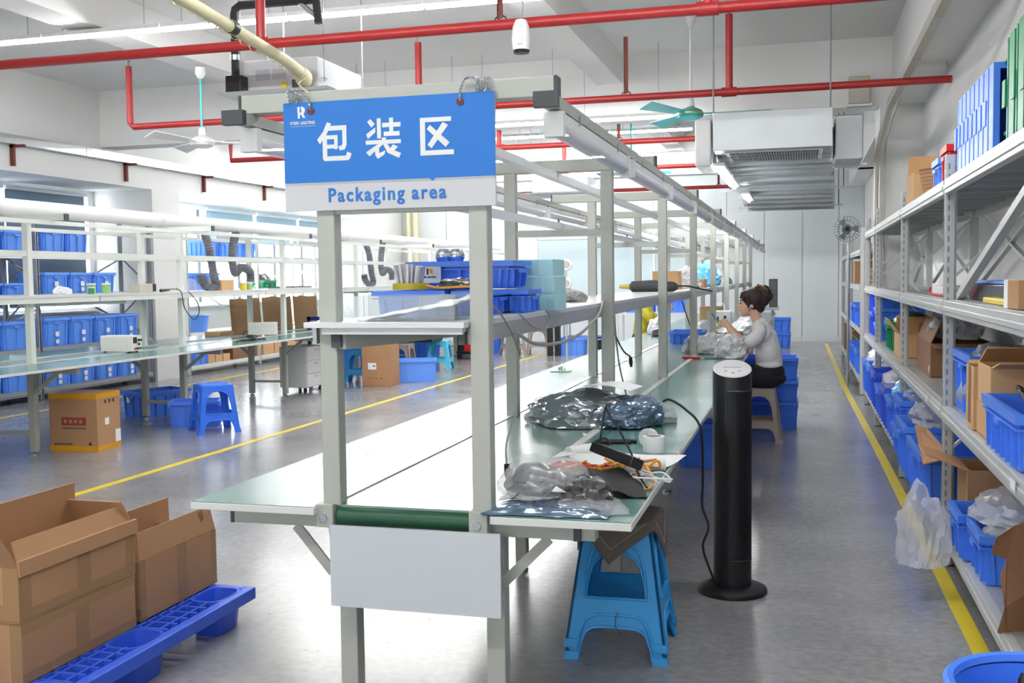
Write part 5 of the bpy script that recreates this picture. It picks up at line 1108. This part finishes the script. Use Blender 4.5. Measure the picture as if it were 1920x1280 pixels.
# stool stack with cloth
for i in range(2): stool((-.68, 4.03, .048 * i), .47, .385, .255, 'stoolc', ('lower azure plastic stool of the pair at the bench end', 'upper azure plastic stool nested in the pair at the bench end')[i], .02)
def cloth(u, v):
    a = .135; x = (u - .5) * .43; y = (v - .5) * .43; ca, sa = math.cos(.72), math.sin(.72); X = x * ca - y * sa; Y = x * sa + y * ca
    def fold(p):
        if abs(p) <= a: return p, 0
        d = abs(p) - a; return math.copysign(a + .010 + d * .16, p), d * .97
    X2, dx = fold(X); Y2, dy = fold(Y); d = math.hypot(dx, dy)
    return (X2 + .006 * math.sin(9 * y + 2), Y2 + .004 * math.sin(11 * x), .528 - d - .012 * math.exp(-((x * x + y * y) / .004)) + .004 * math.sin(20 * x + 7 * y))
o = single('folded_cloth', MB().grid(cloth, 34, 34), 'cloth', 'brown grey cloth draped over the azure stools with a corner hanging', 'cloth', (-.68, 4.03, 0)); sd = o.modifiers.new('thick', 'SOLIDIFY'); sd.thickness = .004; sd.offset = 1
q = MB()
for pr in ([cloth(.09 + .82 * i / 40, .09) for i in range(41)], [cloth(.09 + .82 * i / 40, .91) for i in range(41)], [cloth(.09, .09 + .82 * i / 40) for i in range(41)], [cloth(.91, .09 + .82 * i / 40) for i in range(41)]):
    q.tube([Vector(p) + Vector((p[0], p[1], .03)).normalized() * .0045 for p in pr], .0012, 5)
part('hem_stitch', q, 'trunk', o)
single('cord_loop', MB().tube(bez([(-.665, 3.845, .19), (-.675, 3.842, .16), (-.672, 3.842, .13), (-.655, 3.842, .11)]), .0015, 5), 'black', 'thin black thread hanging on the front of the azure stools', 'thread')

# ---------------------------------------------------------------- pallet and boxes, bottom left
t = thing('plastic_pallet', 'blue plastic pallet with lattice deck under the brown boxes', 'pallet', (-2.79, 3.42, 0))
PX0, PX1, PY0, PY1, ZD = -3.34, -2.245, 2.62, 3.955, .15
f = MB(); f.box(PX1 - .045, PY0, ZD - .05, PX1, PY1, ZD).box(PX0, PY0, ZD - .05, PX0 + .045, PY1, ZD).box(PX0 + .045, PY1 - .035, ZD - .05, PX1 - .045, PY1, ZD).box(PX0 + .045, PY0, ZD - .05, PX1 - .045, PY0 + .035, ZD)
wpart('deck_frame', f, 'pallet', t, bevel=.004)
feet = [(x, y) for x in (PX1 - .11, (PX0 + PX1) / 2, PX0 + .11) for y in (PY1 - .135, (PY0 + PY1) / 2 - .02, PY0 + .12)]
cells = MB()
ny = 19; dy = (PY1 - PY0 - .07) / ny; xs = [PX0 + .045 + i * .0665 for i in range(16)]
def infoot(x, y): return any(abs(x - a) < .075 and abs(y - c) < .105 for a, c in feet)
for i, x in enumerate(xs[:-1]):
    for j in range(ny):
        y = PY0 + .035 + j * dy
        if not infoot(x + .033, y + dy / 2):
            cells.box(x, y - .006, ZD - .024, x + .0665, y + .006, ZD - .001)
            cells.bar((x + .033, y, ZD - .012), (x + .033, y + dy, ZD - .012), .010, .022)
for x in xs[1:-1:3]: cells.box(x - .008, PY0 + .03, ZD - .03, x + .008, PY1 - .03, ZD - .001)
wpart('deck_lattice', cells, 'pallet', t)
for x, y in feet:
    f = MB(); n = 24
    def ov(rx, ry, z):
        r = []
        for i in range(n):
            a = 2 * PI * i / n; c, s = math.cos(a), math.sin(a); p = 4.0; k = (abs(c) ** p + abs(s) ** p) ** (-1 / p); r.append((x + rx * k * c, y + ry * k * s, z))
        return r
    rings = [ov(.075, .105, ZD), ov(.066, .095, ZD), ov(.050, .075, .012), ov(.0, .0, .012)]
    outer = [ov(.075, .105, ZD), ov(.074, .104, ZD - .03), ov(.062, .088, 0), ov(0, 0, 0)]
    for rg in (rings, outer[::-1]):
        vs = [p for r in rg for p in r]; f.add(vs, [(a * n + i, a * n + (i + 1) % n, (a + 1) * n + (i + 1) % n, (a + 1) * n + i) for a in range(3) for i in range(n)], True)
    wpart('foot_cup', f, 'pallet', t)
TP = lambda *a: a
carton((-2.565, 3.085, .152), .27, .60, .20, 'closed brown box with shiny tape, bottom of the stack on the pallet', 'carton', 0, (), [(.1345, -.30, .0, .1362, .30, .035), (.1345, -.04, .035, .1362, .03, .165), (-.135, -.301, .0, -.09, -.2995, .2), (.09, -.301, .0, .135, -.2995, .2), (.1345, -.30, .165, .1362, .30, .2)])
t = carton((-2.56, 3.085, .354), .26, .61, .185, 'open brown box with tall flaps and shiny tape on top of the stack', 'carton', 0, [('x+', -22, .085), ('x-', -4, .155), ('y+', -28, .11), ('y-', 28, .13)], [(.1295, -.305, .0, .1312, .305, .04), (.1295, -.02, .04, .1312, .05, .155), (.1295, -.305, .04, .1312, -.25, .155), (.1295, .25, .04, .1312, .305, .155), (-.13, -.3062, .0, .13, -.3045, .06), (.07, -.3062, .06, .13, -.3045, .185)])
part('folded_rim', MB().hexa([(.1315, -.305, .155), (.139, -.305, .155), (.139, .318, .155), (.1315, .318, .155), (.123, -.305, .205), (.135, -.305, .205), (.135, .318, .205), (.123, .318, .205)]), 'carton', t)
t = carton((-2.555, 3.70, .152), .23, .545, .235, 'open brown box with raised flaps at the far end of the pallet', 'carton', 0, [('x+', -10, .105), ('x-', -2, .13), ('y-', 70, .1), ('y+', -70, .12)], [(.1145, -.02, 0, .1162, .045, .235), (.1145, -.2725, .0, .1162, -.235, .235), (.1145, .235, .0, .1162, .2725, .235), (-.115, -.2742, 0, .115, -.2725, .05)])
part('torn_patch', MB().prism([(.16, .325), (.19, .335), (.20, .30), (.175, .285)], lambda a, c, d: (.1135 + d + (c - .235) * -.17, a, c), .003), 'cartond', t)

# ---------------------------------------------------------------- things on the right-hand table
ZT = .781
bag((-.76, 3.06, ZT + .024), (.30, .34, .115), 'bagc', 'clear bag of dark parts at the front of the right table', 62, .2, crease=.10, sub=5, inner='dkbag')
bag((-.62, 3.02, ZT + .005), (.18, .17, .08), 'dkbag', 'small crumpled dark bag beside the clear bag of parts', 63, .4, sub=4)
def flatbag(x, y, L, W, th, m, label, seed, rz, cat='bag'):
    def top(u, v):
        e = min(u, 1 - u, v, 1 - v) * 4; h = th * min(1, e) ** .6; p = Vector((u * 3, v * 3, seed)); w_ = noise.noise(p * 1.6) * .35 + (1 - abs(noise.noise(p * 4)) * 2) * .18
        return ((u - .5) * L + .012 * noise.noise(p * 2), (v - .5) * W + .012 * noise.noise(p * 2 + Vector((9, 0, 0))), max(.0015, h * (.75 + w_)))
    def bot(u, v): a = top(u, v); return (a[0], a[1], 0)
    m_ = MB().grid(top, 40, 30); m_.grid(lambda u, v: bot(u, 1 - v), 40, 30); return single('flat_bag', m_, m, label, cat, (x, y, ZT + .001), rz)
flatbag(-.70, 2.905, .36, .17, .022, 'esdbagb', 'flat dark blue shielding bag at the front edge of the right table', 3, .05); flatbag(-.60, 2.96, .22, .20, .03, 'bagc', 'clear flat bag with a yellow corner at the table front', 6, .3)
t = thing('black_pouch', 'black open pouch lying under the power adapter', 'pouch', (-.585, 3.19, ZT), .2); part('pouch_body', MB().grid(lambda u, v: ((u - .5) * .24, (v - .5) * .19, .004 + .055 * math.sin(PI * u) ** .6 * (1 - .75 * (1 - v)) + .008 * math.sin(13 * u + 5 * v)), 22, 14).grid(lambda u, v: ((u - .5) * .24, (v - .5) * .19, .001 + 0 * u), 4, 4), 'rubber', t)
t = thing('power_adapter', 'black power adapter with white printing tilted on the pouch', 'adapter', (-.575, 3.32, .875), -.55); t.rotation_euler = (-.35, .18, -.55)
part('case', MB().box(-.09, -.032, -.017, .09, .032, .017), 'black', t, bevel=.005)
q = MB()
for i in range(5):
    for j in range(4): q.box(-.065 + i * .027, -.022 + j * .013, .0172, -.048 + i * .027 - .004 * (j % 2), -.017 + j * .013, .0176)
part('print', q, 'fangrey', t)
single('adapter_lead', MB().tube(bez([(-.645, 3.38, .89), (-.64, 3.40, .93), (-.632, 3.42, 1.00), (-.628, 3.425, 1.018), (-.618, 3.42, 1.0), (-.57, 3.40, .93), (-.53, 3.36, .87), (-.50, 3.30, .82), (-.46, 3.2, .80)]), .0035, 6).tube(bez([(-.65, 3.38, .89), (-.66, 3.40, .905), (-.63, 3.42, .915), (-.61, 3.40, .90), (-.64, 3.38, .892)]), .0035, 6), 'rubber', 'stiff black lead standing up in a peak over the adapter', 'cable')
rr = random.Random(3)
for m_, lab, n_ in (('wireo', 'tangle of orange wires behind the clear bag of parts', 7), ('white', 'tangle of white wires beside the adapter', 4), ('redp', 'short red wires among the orange ones', 2)):
    q = MB()
    for k in range(n_):
        c = (-.74 + .03 * k, 3.38 + .02 * k) if m_ != 'white' else (-.52 + .01 * k, 3.33)
        q.tube(bez([(c[0] + rr.uniform(-.09, .12), c[1] + rr.uniform(-.08, .10), ZT + .006 + rr.uniform(0, .05)) for _ in range(5)]), .0045 if m_ != 'white' else .0035, 6)
    single('wires', q, m_, lab, 'wires')
single('orange_loop', MB().tube(bez([(-.56, 3.24, .80), (-.50, 3.22, .79), (-.46, 3.26, .787), (-.46, 3.34, .80), (-.49, 3.40, .83)]), .0045, 6), 'wireo', 'single orange wire loop at the right table edge', 'wires')
t = thing('paper_sheets', 'white paper sheets partly rolled on the right table', 'paper', (-.63, 3.76, ZT)); part('sheet', MB().grid(lambda u, v: ((u - .5) * .40 + .04 * (v - .5), (v - .5) * .26, .003 + .012 * math.exp(-u * 9) + .004 * math.sin(5 * u + 3 * v) ** 2), 16, 8), 'paper', t)
part('rolled_sheet', MB().tube([(-.02, -.20, .024), (.18, -.17, .024)], .024, 14), 'paper', t); part('rolled_sheet', MB().tube([(-.21, .04, .02), (-.13, .15, .02)], .02, 14), 'paper', t)
part('sheet', MB().prism([(-.25, -.08), (-.14, -.10), (-.24, .06)], lambda a, c, d: (a, c, .012 + .25 * (a + .25) + d), .002), 'paper', t)
t = thing('pens', 'black pen lying on the right table beyond the papers', 'pen', (-.735, 4.14, ZT + .008), .13); part('barrel', MB().cyl((-.07, 0, 0), (.075, 0, 0), .008, 10), 'black', t); part('tip', MB().cyl((-.07, 0, 0), (-.095, 0, -.004), .006, 8, .001), 'chrome', t)
t = thing('pens', 'second black pen, just behind the first one', 'pen', (-.70, 4.175, ZT + .007), .05); part('barrel', MB().cyl((-.05, 0, 0), (.06, 0, 0), .007, 10), 'black', t); part('clip', MB().box(.01, -.002, .006, .05, .002, .009), 'chrome', t)
def tape_roll(loc, r, h, label, m='paper', core='carton', ri=.68):
    t = thing('tape_roll', label, 'tape', loc); part('tape', MB().lathe([(r * ri, 0), (r, 0), (r, h), (r * ri, h), (r * ri, 0)], n=30), m, t); part('core', MB().lathe([(r * ri * .9, 0), (r * ri * .99, 0), (r * ri * .99, h), (r * ri * .9, h), (r * ri * .9, 0)], n=24), core, t); return t
tape_roll((-.545, 3.985, ZT), .042, .06, 'white label roll standing on the right table', 'paper', 'trunk', .75); o = tape_roll((-.575, 4.10, ZT + .036), .036, .03, 'white tape roll tipped on its side behind the label roll', 'bagw', 'trunk', .45); o.rotation_euler = (1.45, 0, -.3)
# big shielding bag
flatten = bag((-.955, 4.70, .778), (.58, .42, .165), 'esdbag', 'big crumpled silver shielding bag on the belt and table', 71, .12, sub=5, crease=.16)
bag((-.76, 4.66, ZT + .004), (.36, .36, .14), 'esdbagb', 'blue grey right half of the shielding bags', 74, .3, sub=5, crease=.14); bag((-.68, 4.76, ZT + .004), (.26, .28, .12), 'bagc', 'clear plastic end of the shielding bags', 75, sub=4)
single('white_card', MB().grid(lambda u, v: ((u - .5) * .26, (v - .5) * .20, .02 * math.sin(PI * u)), 8, 4), 'paper', 'white card lying on top of the shielding bags', 'card', (-.84, 4.68, .950), -.15)
single('eraser_block', MB().box(-.05, -.035, 0, .05, .035, .03), 'wire', 'small grey block at the right end of the shielding bags', 'block', (-.60, 4.80, ZT), .1, bevel=.004)
# hanging leads from the shelf
def lead(pts, r, m, label, plug=None):
    q = MB().tube(bez(pts, 8), r, 6)
    t = thing('hanging_lead', label, 'cable', pts[0]); wpart('lead', q, m, t)
    if plug: wpart('plug', MB().tube([pts[-1], tuple(Vector(pts[-1]) + Vector((.002, 0, -.03))), tuple(Vector(pts[-1]) + Vector((.004, 0, -.055)))], [.009, .011, .006], 8), plug, t)
lead([(-.90, 2.99, 1.387), (-.898, 3.16, 1.32), (-.898, 3.31, 1.21), (-.898, 3.295, 1.035), (-.90, 3.172, .93), (-.90, 3.168, .865)], .0032, 'wire', 'grey lead with a black plug hanging over the belt near the front post', 'black')
lead([(-.90, 3.29, 1.275), (-.90, 3.40, 1.25), (-.90, 3.53, 1.224), (-.90, 3.75, 1.205), (-.90, 4.04, 1.20), (-.90, 4.25, 1.208), (-.90, 4.47, 1.23), (-.90, 4.75, 1.28), (-.90, 4.86, 1.335)], .0065, 'wire', 'thick grey lead sagging below the shelf between the first two posts')
lead([(-.90, 3.35, 1.331), (-.90, 3.53, 1.282), (-.90, 3.68, 1.264), (-.90, 3.73, 1.268), (-.90, 3.79, 1.30), (-.91, 3.76, 1.331)], .0028, 'wire', 'thin pale lead looping under the shelf near the foam blocks')
lead([(-.95, 5.45, 1.27), (-.95, 5.50, 1.12), (-.94, 5.55, .97), (-.92, 5.65, .80)], .005, 'wire', 'grey lead running down beside the second post')
lead([(-1.0, 5.6, 1.27), (-.975, 5.6, 1.15), (-.93, 5.6, 1.055), (-.89, 5.6, 1.02)], .005, 'black', 'black lead with a plug reaching over the belt past the second post', 'black')
lead([(-.95, 8.6, 1.27), (-.93, 8.9, 1.1), (-.9, 9.1, .95), (-.86, 9.2, .83)], .005, 'black', 'black lead hanging from the shelf near the white bags')
t = thing('circuit_board', 'small green circuit board with pins on the left side table', 'circuit board', (-1.66, 7.3, .783)); part('board', MB().box(-.07, -.05, 0, .07, .05, .003), 'jar', t); part('pins', MB().box(-.02, -.02, .003, -.01, .02, .03).box(0, -.02, .003, .005, .02, .035).box(.02, -.02, .003, .03, .01, .025), 'chrome', t)
# farther along the table
bag((-.90, 9.25, ZT), (.24, .34, .17), 'bagc', 'clear bag of dark parts on the table before the person in white', 81, sub=4, inner='dkbag'); bag((-.74, 9.2, ZT), (.34, .4, .19), 'bagw', 'white bag on the table between clear bag and seated person', 82, sub=4, spike=.3); bag((-.56, 8.72, ZT), (.28, .36, .20), 'bagw', 'white bag just behind the tower fan top', 83, sub=4, spike=.4)
t = thing('utility_knife', 'red knife lying on the table edge', 'knife', (-.85, 8.55, ZT), -.3); part('handle', MB().box(-.09, -.012, 0, .06, .012, .018), 'redp', t, bevel=.004); part('blade', MB().box(.06, -.008, .006, .10, .008, .010), 'chrome', t)
single('small_tray', MB().box(-.05, -.04, 0, .05, .04, .012), 'esd', 'small green plate beside the red knife', 'plate', (-.70, 8.55, ZT))
carton((-.72, 10.6, ZT), .30, .34, .11, 'open brown box of white film in front of the person in white', 'carton', 0, [('x+', 60, .08), ('y-', 80, .02)]); bag((-.72, 10.6, .80), (.27, .3, .13), 'bagw', 'white film in the open brown box', 86, sub=3)
crate((-1.10, 10.6, .776), .34, .46, .13, 'small blue crate on the belt beyond the seated person', 'blue')
t = thing('shopping_bag', 'white shopping bag printed with green leaves and dark marks', 'bag', (-.84, 11.25, ZT)); part('bag_body', MB().hexa([(-.11, -.1, 0), (.11, -.1, 0), (.11, .1, 0), (-.11, .1, 0), (-.125, -.07, .30), (.125, -.07, .30), (.125, .07, .30), (-.125, .07, .30)]), 'paper', t, bevel=.01)
q = MB()
for x, z in ((-.03, .12), (.03, .09), (.06, .17)): q.prism([(x - .03, z), (x, z + .02), (x + .035, z + .005), (x, z - .02)], lambda a, c, d: (a, -.101 + d + c * .1, c), .002)
part('leaf_print', q, 'jar', t); part('dark_print', MB().box(-.02, -.09, .18, .0, -.085, .24).box(.05, -.09, .2, .075, -.08, .25).box(-.07, -.093, .14, -.05, -.088, .17), 'ink', t); part('handle', MB().tube(bez([(-.05, 0, .30), (-.04, 0, .37), (.04, 0, .37), (.05, 0, .30)]), .006, 6), 'paper', t)
bag((-1.62, 12.3, .783), (.28, .5, .22), 'bagw', 'white bag on the far side table in front of the person in olive', 91, sub=4); bag((-1.55, 11.8, .783), (.2, .25, .10), 'dkbag', 'dark parts at the foot of the white bag on the far side table', 92, sub=3, cat='parts')
carton((-1.1, 13.6, .776), .3, .3, .28, 'tan box on the belt under the shelf', 'cartonl'); bag((-1.1, 12.6, .776), (.36, .6, .16), 'bagw', 'heap of white bags on the belt before the tan box', 93, sub=4)
for i in range(3): bag((-.65, 12.3 + .9 * i, ZT), (.3, .5, .15 + .03 * i), 'bagw', 'white bag on the far right table beyond the seated person, ' + ('nearest', 'middle', 'farthest')[i], 95 + i, sub=3)
t = thing('dark_box', 'small dark box on a slim stand behind the head of the person in white', 'box', (-.37, 14.2, 0)); part('box_body', MB().box(-.05, -.06, 1.03, .06, .06, 1.40), 'cap', t, bevel=.01); part('ledge', MB().box(-.35, -.12, .99, .08, .12, 1.03), 'zinc', t); part('stand_post', MB().box(-.02, -.02, 0, .02, .02, .99), 'frame', t)

# ---------------------------------------------------------------- things on the shelf of the packaging line
ZH = 1.328
t = thing('acrylic_tray', 'clear acrylic tray of white papers at the front of the shelf', 'tray', (-1.13, 3.02, ZH))
m = MB(); m.box(-.17, -.17, 0, .17, .17, .003).box(-.17, -.17, .003, .17, -.166, .075).box(-.17, .166, .003, .17, .17, .075).box(-.17, -.166, .003, -.166, .166, .075).box(.166, -.166, .003, .17, .166, .075).box(.06, -.166, .003, .063, .166, .075); part('tray_body', m, 'acr', t)
o = single('white_film', MB().grid(lambda u, v: ((u - .5) * .30, (v - .5) * .28, .006 + .075 * max(0, u - .08) ** .8 * (.6 + .4 * v) + .010 * noise.noise(Vector((u * 5, v * 5, 1)))), 24, 18), 'paper', 'crumpled white film heaped in the acrylic tray', 'film', (-1.125, 3.02, ZH)); sd = o.modifiers.new('thick', 'SOLIDIFY'); sd.thickness = .003
crate((-1.26, 3.46, ZH), .26, .40, .085, 'low blue crate under the yellow tape roll on the shelf', 'blue', 0, nl=4, nw=5); crate((-1.055, 3.50, ZH), .12, .44, .082, 'narrow blue crate under the big branded crate, left one', 'blue', 0, nl=2, nw=5)
crate((-.962, 3.64, ZH), .085, .20, .082, 'small blue crate next to the foam blocks', 'blue', 0, nl=2, nw=3)
t = crate((-1.17, 3.66, ZH + .087), .40, .26, .098, 'blue crate with a white company card, topmost on the shelf', 'blue', 0, nl=5, nw=3)
cd = part('company_card', MB().box(-.155, -.1335, .022, -.065, -.1318, .080), 'paper', t, 'white card with black and orange emblem')
q = MB(); q.box(-.118, -.1345, .052, -.111, -.1335, .074); part('emblem', q, 'ink', cd); part('emblem', MB().prism([(-.108, .072), (-.101, .074), (-.095, .068), (-.096, .060), (-.094, .053), (-.100, .054), (-.107, .060)], lambda a, c, d: (a, -.1345 + d, c), .001), 'orange', cd); words(cd, ('RYEER', 'LIGHTING'), .0088, 'ink', (-.140, -.1340, .040), .003, off=.0002, sx=.82)
tape_roll((-1.285, 3.36, ZH + .088), .062, .022, 'yellow tape roll lying on the low blue crate', 'yellow', 'carton', .8)
t = thing('paper_bundle', 'bundle of grey white papers standing inside the yellow tape roll', 'paper', (-1.285, 3.36, ZH + .09))
for k in range(7): part('paper', MB().obox((-.04 + .013 * k, .006 * (k % 3) - .006, .045), (.008, .05, .085 - .006 * abs(k - 2)), Matrix.Rotation(-.18 + .06 * k, 3, 'Y')), 'paper' if k % 2 else 'bagg', t)
bag((-1.11, 3.33, ZH + .088), (.17, .12, .04), 'dkbag', 'dark bag with leads in front of the company card', 101, sub=4); single('small_wires', MB().tube(bez([(-1.2, 3.28, 1.43), (-1.14, 3.25, 1.422), (-1.05, 3.26, 1.425), (-.99, 3.27, 1.42)]), .004, 6), 'wireo', 'orange leads lying by the dark bag on the shelf', 'wires')
t = thing('lamp_head', 'pair of shiny metal reflector cups on the branded crate', 'reflector', (-1.27, 3.66, ZH + .187))
for x in (0, .05): part('cup', MB().lathe([(.024, 0), (.03, .012), (.029, .03), (.02, .045), (.019, .045), (.027, .03), (.022, .004)], (x, 0, 0), 16), 'chrome', t)
for k in range(3):
    z = ZH + .064 * k
    t = thing('foam_block', 'pale turquoise foam block beside the crates, ' + ('bottom of three', 'middle of three', 'top of three')[k], 'foam', (-.965 - .006 * (k == 2), 3.92, z), .0, 'turquoise foam blocks')
    for j in range(5): part('foam_slab', MB().box(-.075 + .03 * j, -.10 + .004 * (j % 2), 0, -.0455 + .03 * j, .10 - .004 * ((j + k) % 2), .063), 'foamc', t, bevel=.001)
t = thing('thread_spool', 'yellow spool with an orange top beside the foam blocks', 'spool', (-.945, 4.12, ZH)); part('spool_body', MB().lathe([(0, 0), (.026, 0), (.024, .05), (0, .05)], n=18), 'yellow', t); part('spool_top', MB().lathe([(.024, .05), (.024, .058), (0, .058)], n=18), 'wireo', t); part('blue_back', MB().box(-.032, .0, 0, -.024, .03, .055), 'blue', t)
bag((-1.14, 5.2, ZH), (.22, .34, .07), 'mitt', 'grey work glove lying on the shelf past the foam blocks', 111, .4, sub=4, crease=.10, cat='glove')
t = thing('heat_tool', 'dark grey hand tool with brass tip lying on the shelf', 'tool', (-1.12, 8.1, ZH + .045), .08); part('tool_body', MB().tube([(-.17, 0, 0), (-.15, 0, .0), (.0, 0, .004), (.17, 0, -.004), (.2, 0, -.004)], [.02, .042, .046, .038, .02], 14), 'cap', t); part('brass_tip', MB().cyl((-.25, 0, 0), (-.17, 0, 0), .012, 8, .02), 'gold', t); part('cord', MB().tube(bez([(.2, 0, 0), (.27, .02, .0), (.36, .0, -.02), (.46, -.05, -.04)]), .006, 6), 'black', t)
carton((-1.22, 9.9, ZH), .24, .3, .17, 'plain tan box on the shelf behind the hand tool', 'cartonl'); carton((-1.05, 10.9, ZH), .2, .3, .09, 'brown box on the shelf between clear and blue bags', 'carton'); carton((-1.0, 10.4, ZH), .06, .06, .02, 'tiny brown box on the shelf by the clear bag', 'cartond')
bag((-1.12, 10.45, ZH), (.34, .5, .23), 'bagw', 'clear bulging bag on the shelf behind the tan box', 121, sub=4, spike=.3); bag((-1.05, 11.9, ZH), (.36, .6, .30), 'skyf', 'bright blue film bag on the shelf', 122, sub=4, spike=.3); bag((-1.08, 13.2, ZH), (.36, .7, .28), 'bagw', 'white bag on the shelf beyond the blue film bag', 123, sub=3); bag((-1.1, 14.9, ZH), (.36, .7, .14), 'dkbag', 'dark heap at the far end of the shelf', 124, sub=3)
t = thing('ring_lamps', 'two white ring lamps on a stand beyond the shelf', 'lamp', (-3.1, 14.0, 0)); part('stand', MB().cyl((0, 0, 0), (0, 0, 1.7), .012, 8).lathe([(0, 0), (.2, 0), (.2, .02), (0, .03)], n=18), 'trunk', t)
for z in (1.37, 1.62): part('ring', MB().tube([(.01 + .06 * math.cos(a), -.03, z + .06 * math.sin(a)) for a in [k * PI / 12 for k in range(25)]], .022, 8, False), 'white', t); part('hub', MB().cyl((.01, -.05, z), (.01, .0, z), .04, 14), 'trunk', t)

# ---------------------------------------------------------------- on the floor in the aisles
for i, h in enumerate((.265, .20, .21)): crate((-.295, 10.27, (0, .267, .469)[i]), .53, .42, h, ('lowest', 'middle', 'top')[i] + ' blue crate of the stack behind the seated person in white', 'blue', 0, 'crate stack behind the person in white')
crate((-.66, 8.15, 0), .52, .40, .33, 'blue crate under the right table beside the tower fan', 'blue'); crate((-.62, 10.0, .40), .3, .30, .2, 'blue crate under the table between person and stack', 'blued')
tag(crate((-.62, 10.0, 0), .32, .32, .398, 'tall blue crate under the table below another blue crate', 'blued'))
for i in range(2): crate((-.52, 21.6, .30 * i), .62, .42, .30, 'blue crate at the back wall, ' + ('lower', 'upper')[i] + ' of two', 'blue', 0, 'crate stack at the back wall')
# middle of the room, seen under the shelf
t = carton((-5.61, 13.45, 0), .42, .34, .56, 'tall brown box with a white label standing in the middle aisle', 'carton', .02, [('y+', 15, .06), ('x-', 8, .05)]); part('white_label', MB().box(-.12, -.1715, .23, .0, -.1702, .32), 'paper', t); part('print', MB().box(-.05, -.1722, .27, -.015, -.1712, .285).box(-.11, -.1715, .10, -.098, -.1702, .115).box(-.06, -.1715, .10, -.048, -.1702, .115).box(-.01, -.1715, .10, .002, -.1702, .115).box(.06, -.1715, .10, .08, -.1702, .118), 'ink', t)
crate((-5.33, 14.05, 0), .60, .40, .32, 'light blue crate beside the tall brown box', 'bluel', .35)
stool((-5.62, 15.95, 0), .47, .40, .27, 'stooll', 'turquoise plastic stool standing behind the light blue crate', .1); stool((-5.95, 15.1, 0), .47, .42, .30, 'stoolg', 'taupe plastic stool behind the light blue crate', .05); stool((-6.08, 13.75, 0), .47, .36, .25, 'stoolc', 'azure stool half hidden behind the tall brown box', .2)
t = thing('black_tub', 'black open tub of cartons set on the two stools', 'tub', (-5.80, 15.55, .475)); part('tub_body', MB().hexa([(-.27, -.25, 0), (.27, -.25, 0), (.27, .25, 0), (-.27, .25, 0), (-.33, -.3, .16), (.33, -.3, .16), (.33, .3, .16), (-.33, .3, .16)]), 'black', t, bevel=.01); part('tub_lining', MB().box(-.28, -.25, .16, .28, .25, .185), 'cartonl', t)
t = thing('platform_cart', 'deep blue steel cart frame beside the tall brown box', 'cart', (-6.28, 13.45, 0)); part('cart_frame', MB().box(.03, -.02, .08, .07, .02, .95).box(-.42, -.02, .08, .07, .02, .12).box(-.42, -.02, .9, .07, .02, .95).box(-.42, -.02, .08, -.38, .02, .95), 'bluedk', t)
for x in (-.4, .05): part('castor', MB().cyl((x, -.02, .04), (x, .02, .04), .04, 12), 'black', t)
for i, (x, y, h) in enumerate(((-7.0, 17.3, .36), (-6.5, 17.6, .42), (-7.4, 16.6, .30))): crate((x, y, 0), .5, .4, h, 'blue crate on the floor far behind the stools, ' + ('middle one', 'right one', 'left one')[i], 'blue')
t = thing('tool_trolley', 'black two-deck trolley with red goods and castors', 'trolley', (-5.75, 18.2, 0)); part('trolley_frame', MB().box(-.28, -.2, .1, .28, .2, .14).box(-.28, -.2, .5, .28, .2, .72).box(-.28, -.02, .1, -.24, .02, .75).box(.18, -.02, .1, .22, .02, .75), 'black', t); part('red_goods', MB().box(-.15, -.15, .14, .05, .1, .28).box(.08, -.15, .14, .2, .1, .25), 'redp', t)
for x in (-.22, .2): part('castor', MB().cyl((x, -.21, .05), (x, -.17, .05), .05, 12), 'black', t)
t = thing('shelf_stand', 'black upright stand between blue crates in the far aisle', 'stand', (-4.45, 19.0, 0)); part('frame', MB().box(-.12, -.05, 0, -.02, .05, .8).box(.02, -.05, 0, .12, .05, .8).box(-.12, -.05, .7, .12, .05, .75), 'black', t)
crate((-4.9, 19.6, .50), .9, .5, .22, 'light blue crate raised behind the black stand', 'bluel'); tag(stool((-4.9, 19.6, 0), .50, .44, .34, 'stoolg', 'taupe stool carrying the raised light blue crate', .2)); crate((-4.15, 19.3, 0), .5, .4, .32, 'light blue crate on the floor right of the black stand', 'bluel')
t = thing('flat_trolley', 'teal platform trolley with yellow wheels in the far aisle', 'trolley', (-4.2, 20.9, 0)); part('platform', MB().box(-.45, -.3, .22, .45, .3, .26), 'bluedk', t); part('push_handle', MB().tube([(-.42, -.28, .26), (-.42, -.28, .9), (-.42, .28, .9), (-.42, .28, .26)], .015, 8), 'zinc', t)
for x in (-.25, .3): part('wheel', MB().cyl((x, -.28, .1), (x, -.22, .1), .1, 16), 'yellow' if x < 0 else 'black', t); part('wheel', MB().cyl((x, .22, .1), (x, .28, .1), .1, 16), 'yellow', t)
stool((-5.3, 19.2, 0), .47, .42, .30, 'stoolg', 'taupe plastic stool alone in the far aisle', .6); crate((-5.9, 19.5, 0), .5, .4, .5, 'tall blue crate next to the black box in the far aisle', 'blue'); carton((-6.3, 19.4, 0), .3, .3, .45, 'black box beside the tall blue crate in the far aisle', 'black')
for i in range(2): crate((-3.05 + .62 * i, 20.5, .75), .58, .42, .25, 'blue crate on the far low table, ' + ('left', 'right')[i] + ' of two', 'blue', 0, 'crates on the far low table')
t = thing('low_table', 'white far table carrying two blue crates', 'table', (-2.7, 20.5, 0)); part('table_top', MB().box(-.8, -.4, .71, .8, .4, .75), 'edge', t)
for x in (-.75, .75):
    for y in (-.35, .35): part('leg', MB().box(x - .02, y - .02, 0, x + .02, y + .02, .71), 'framew', t)
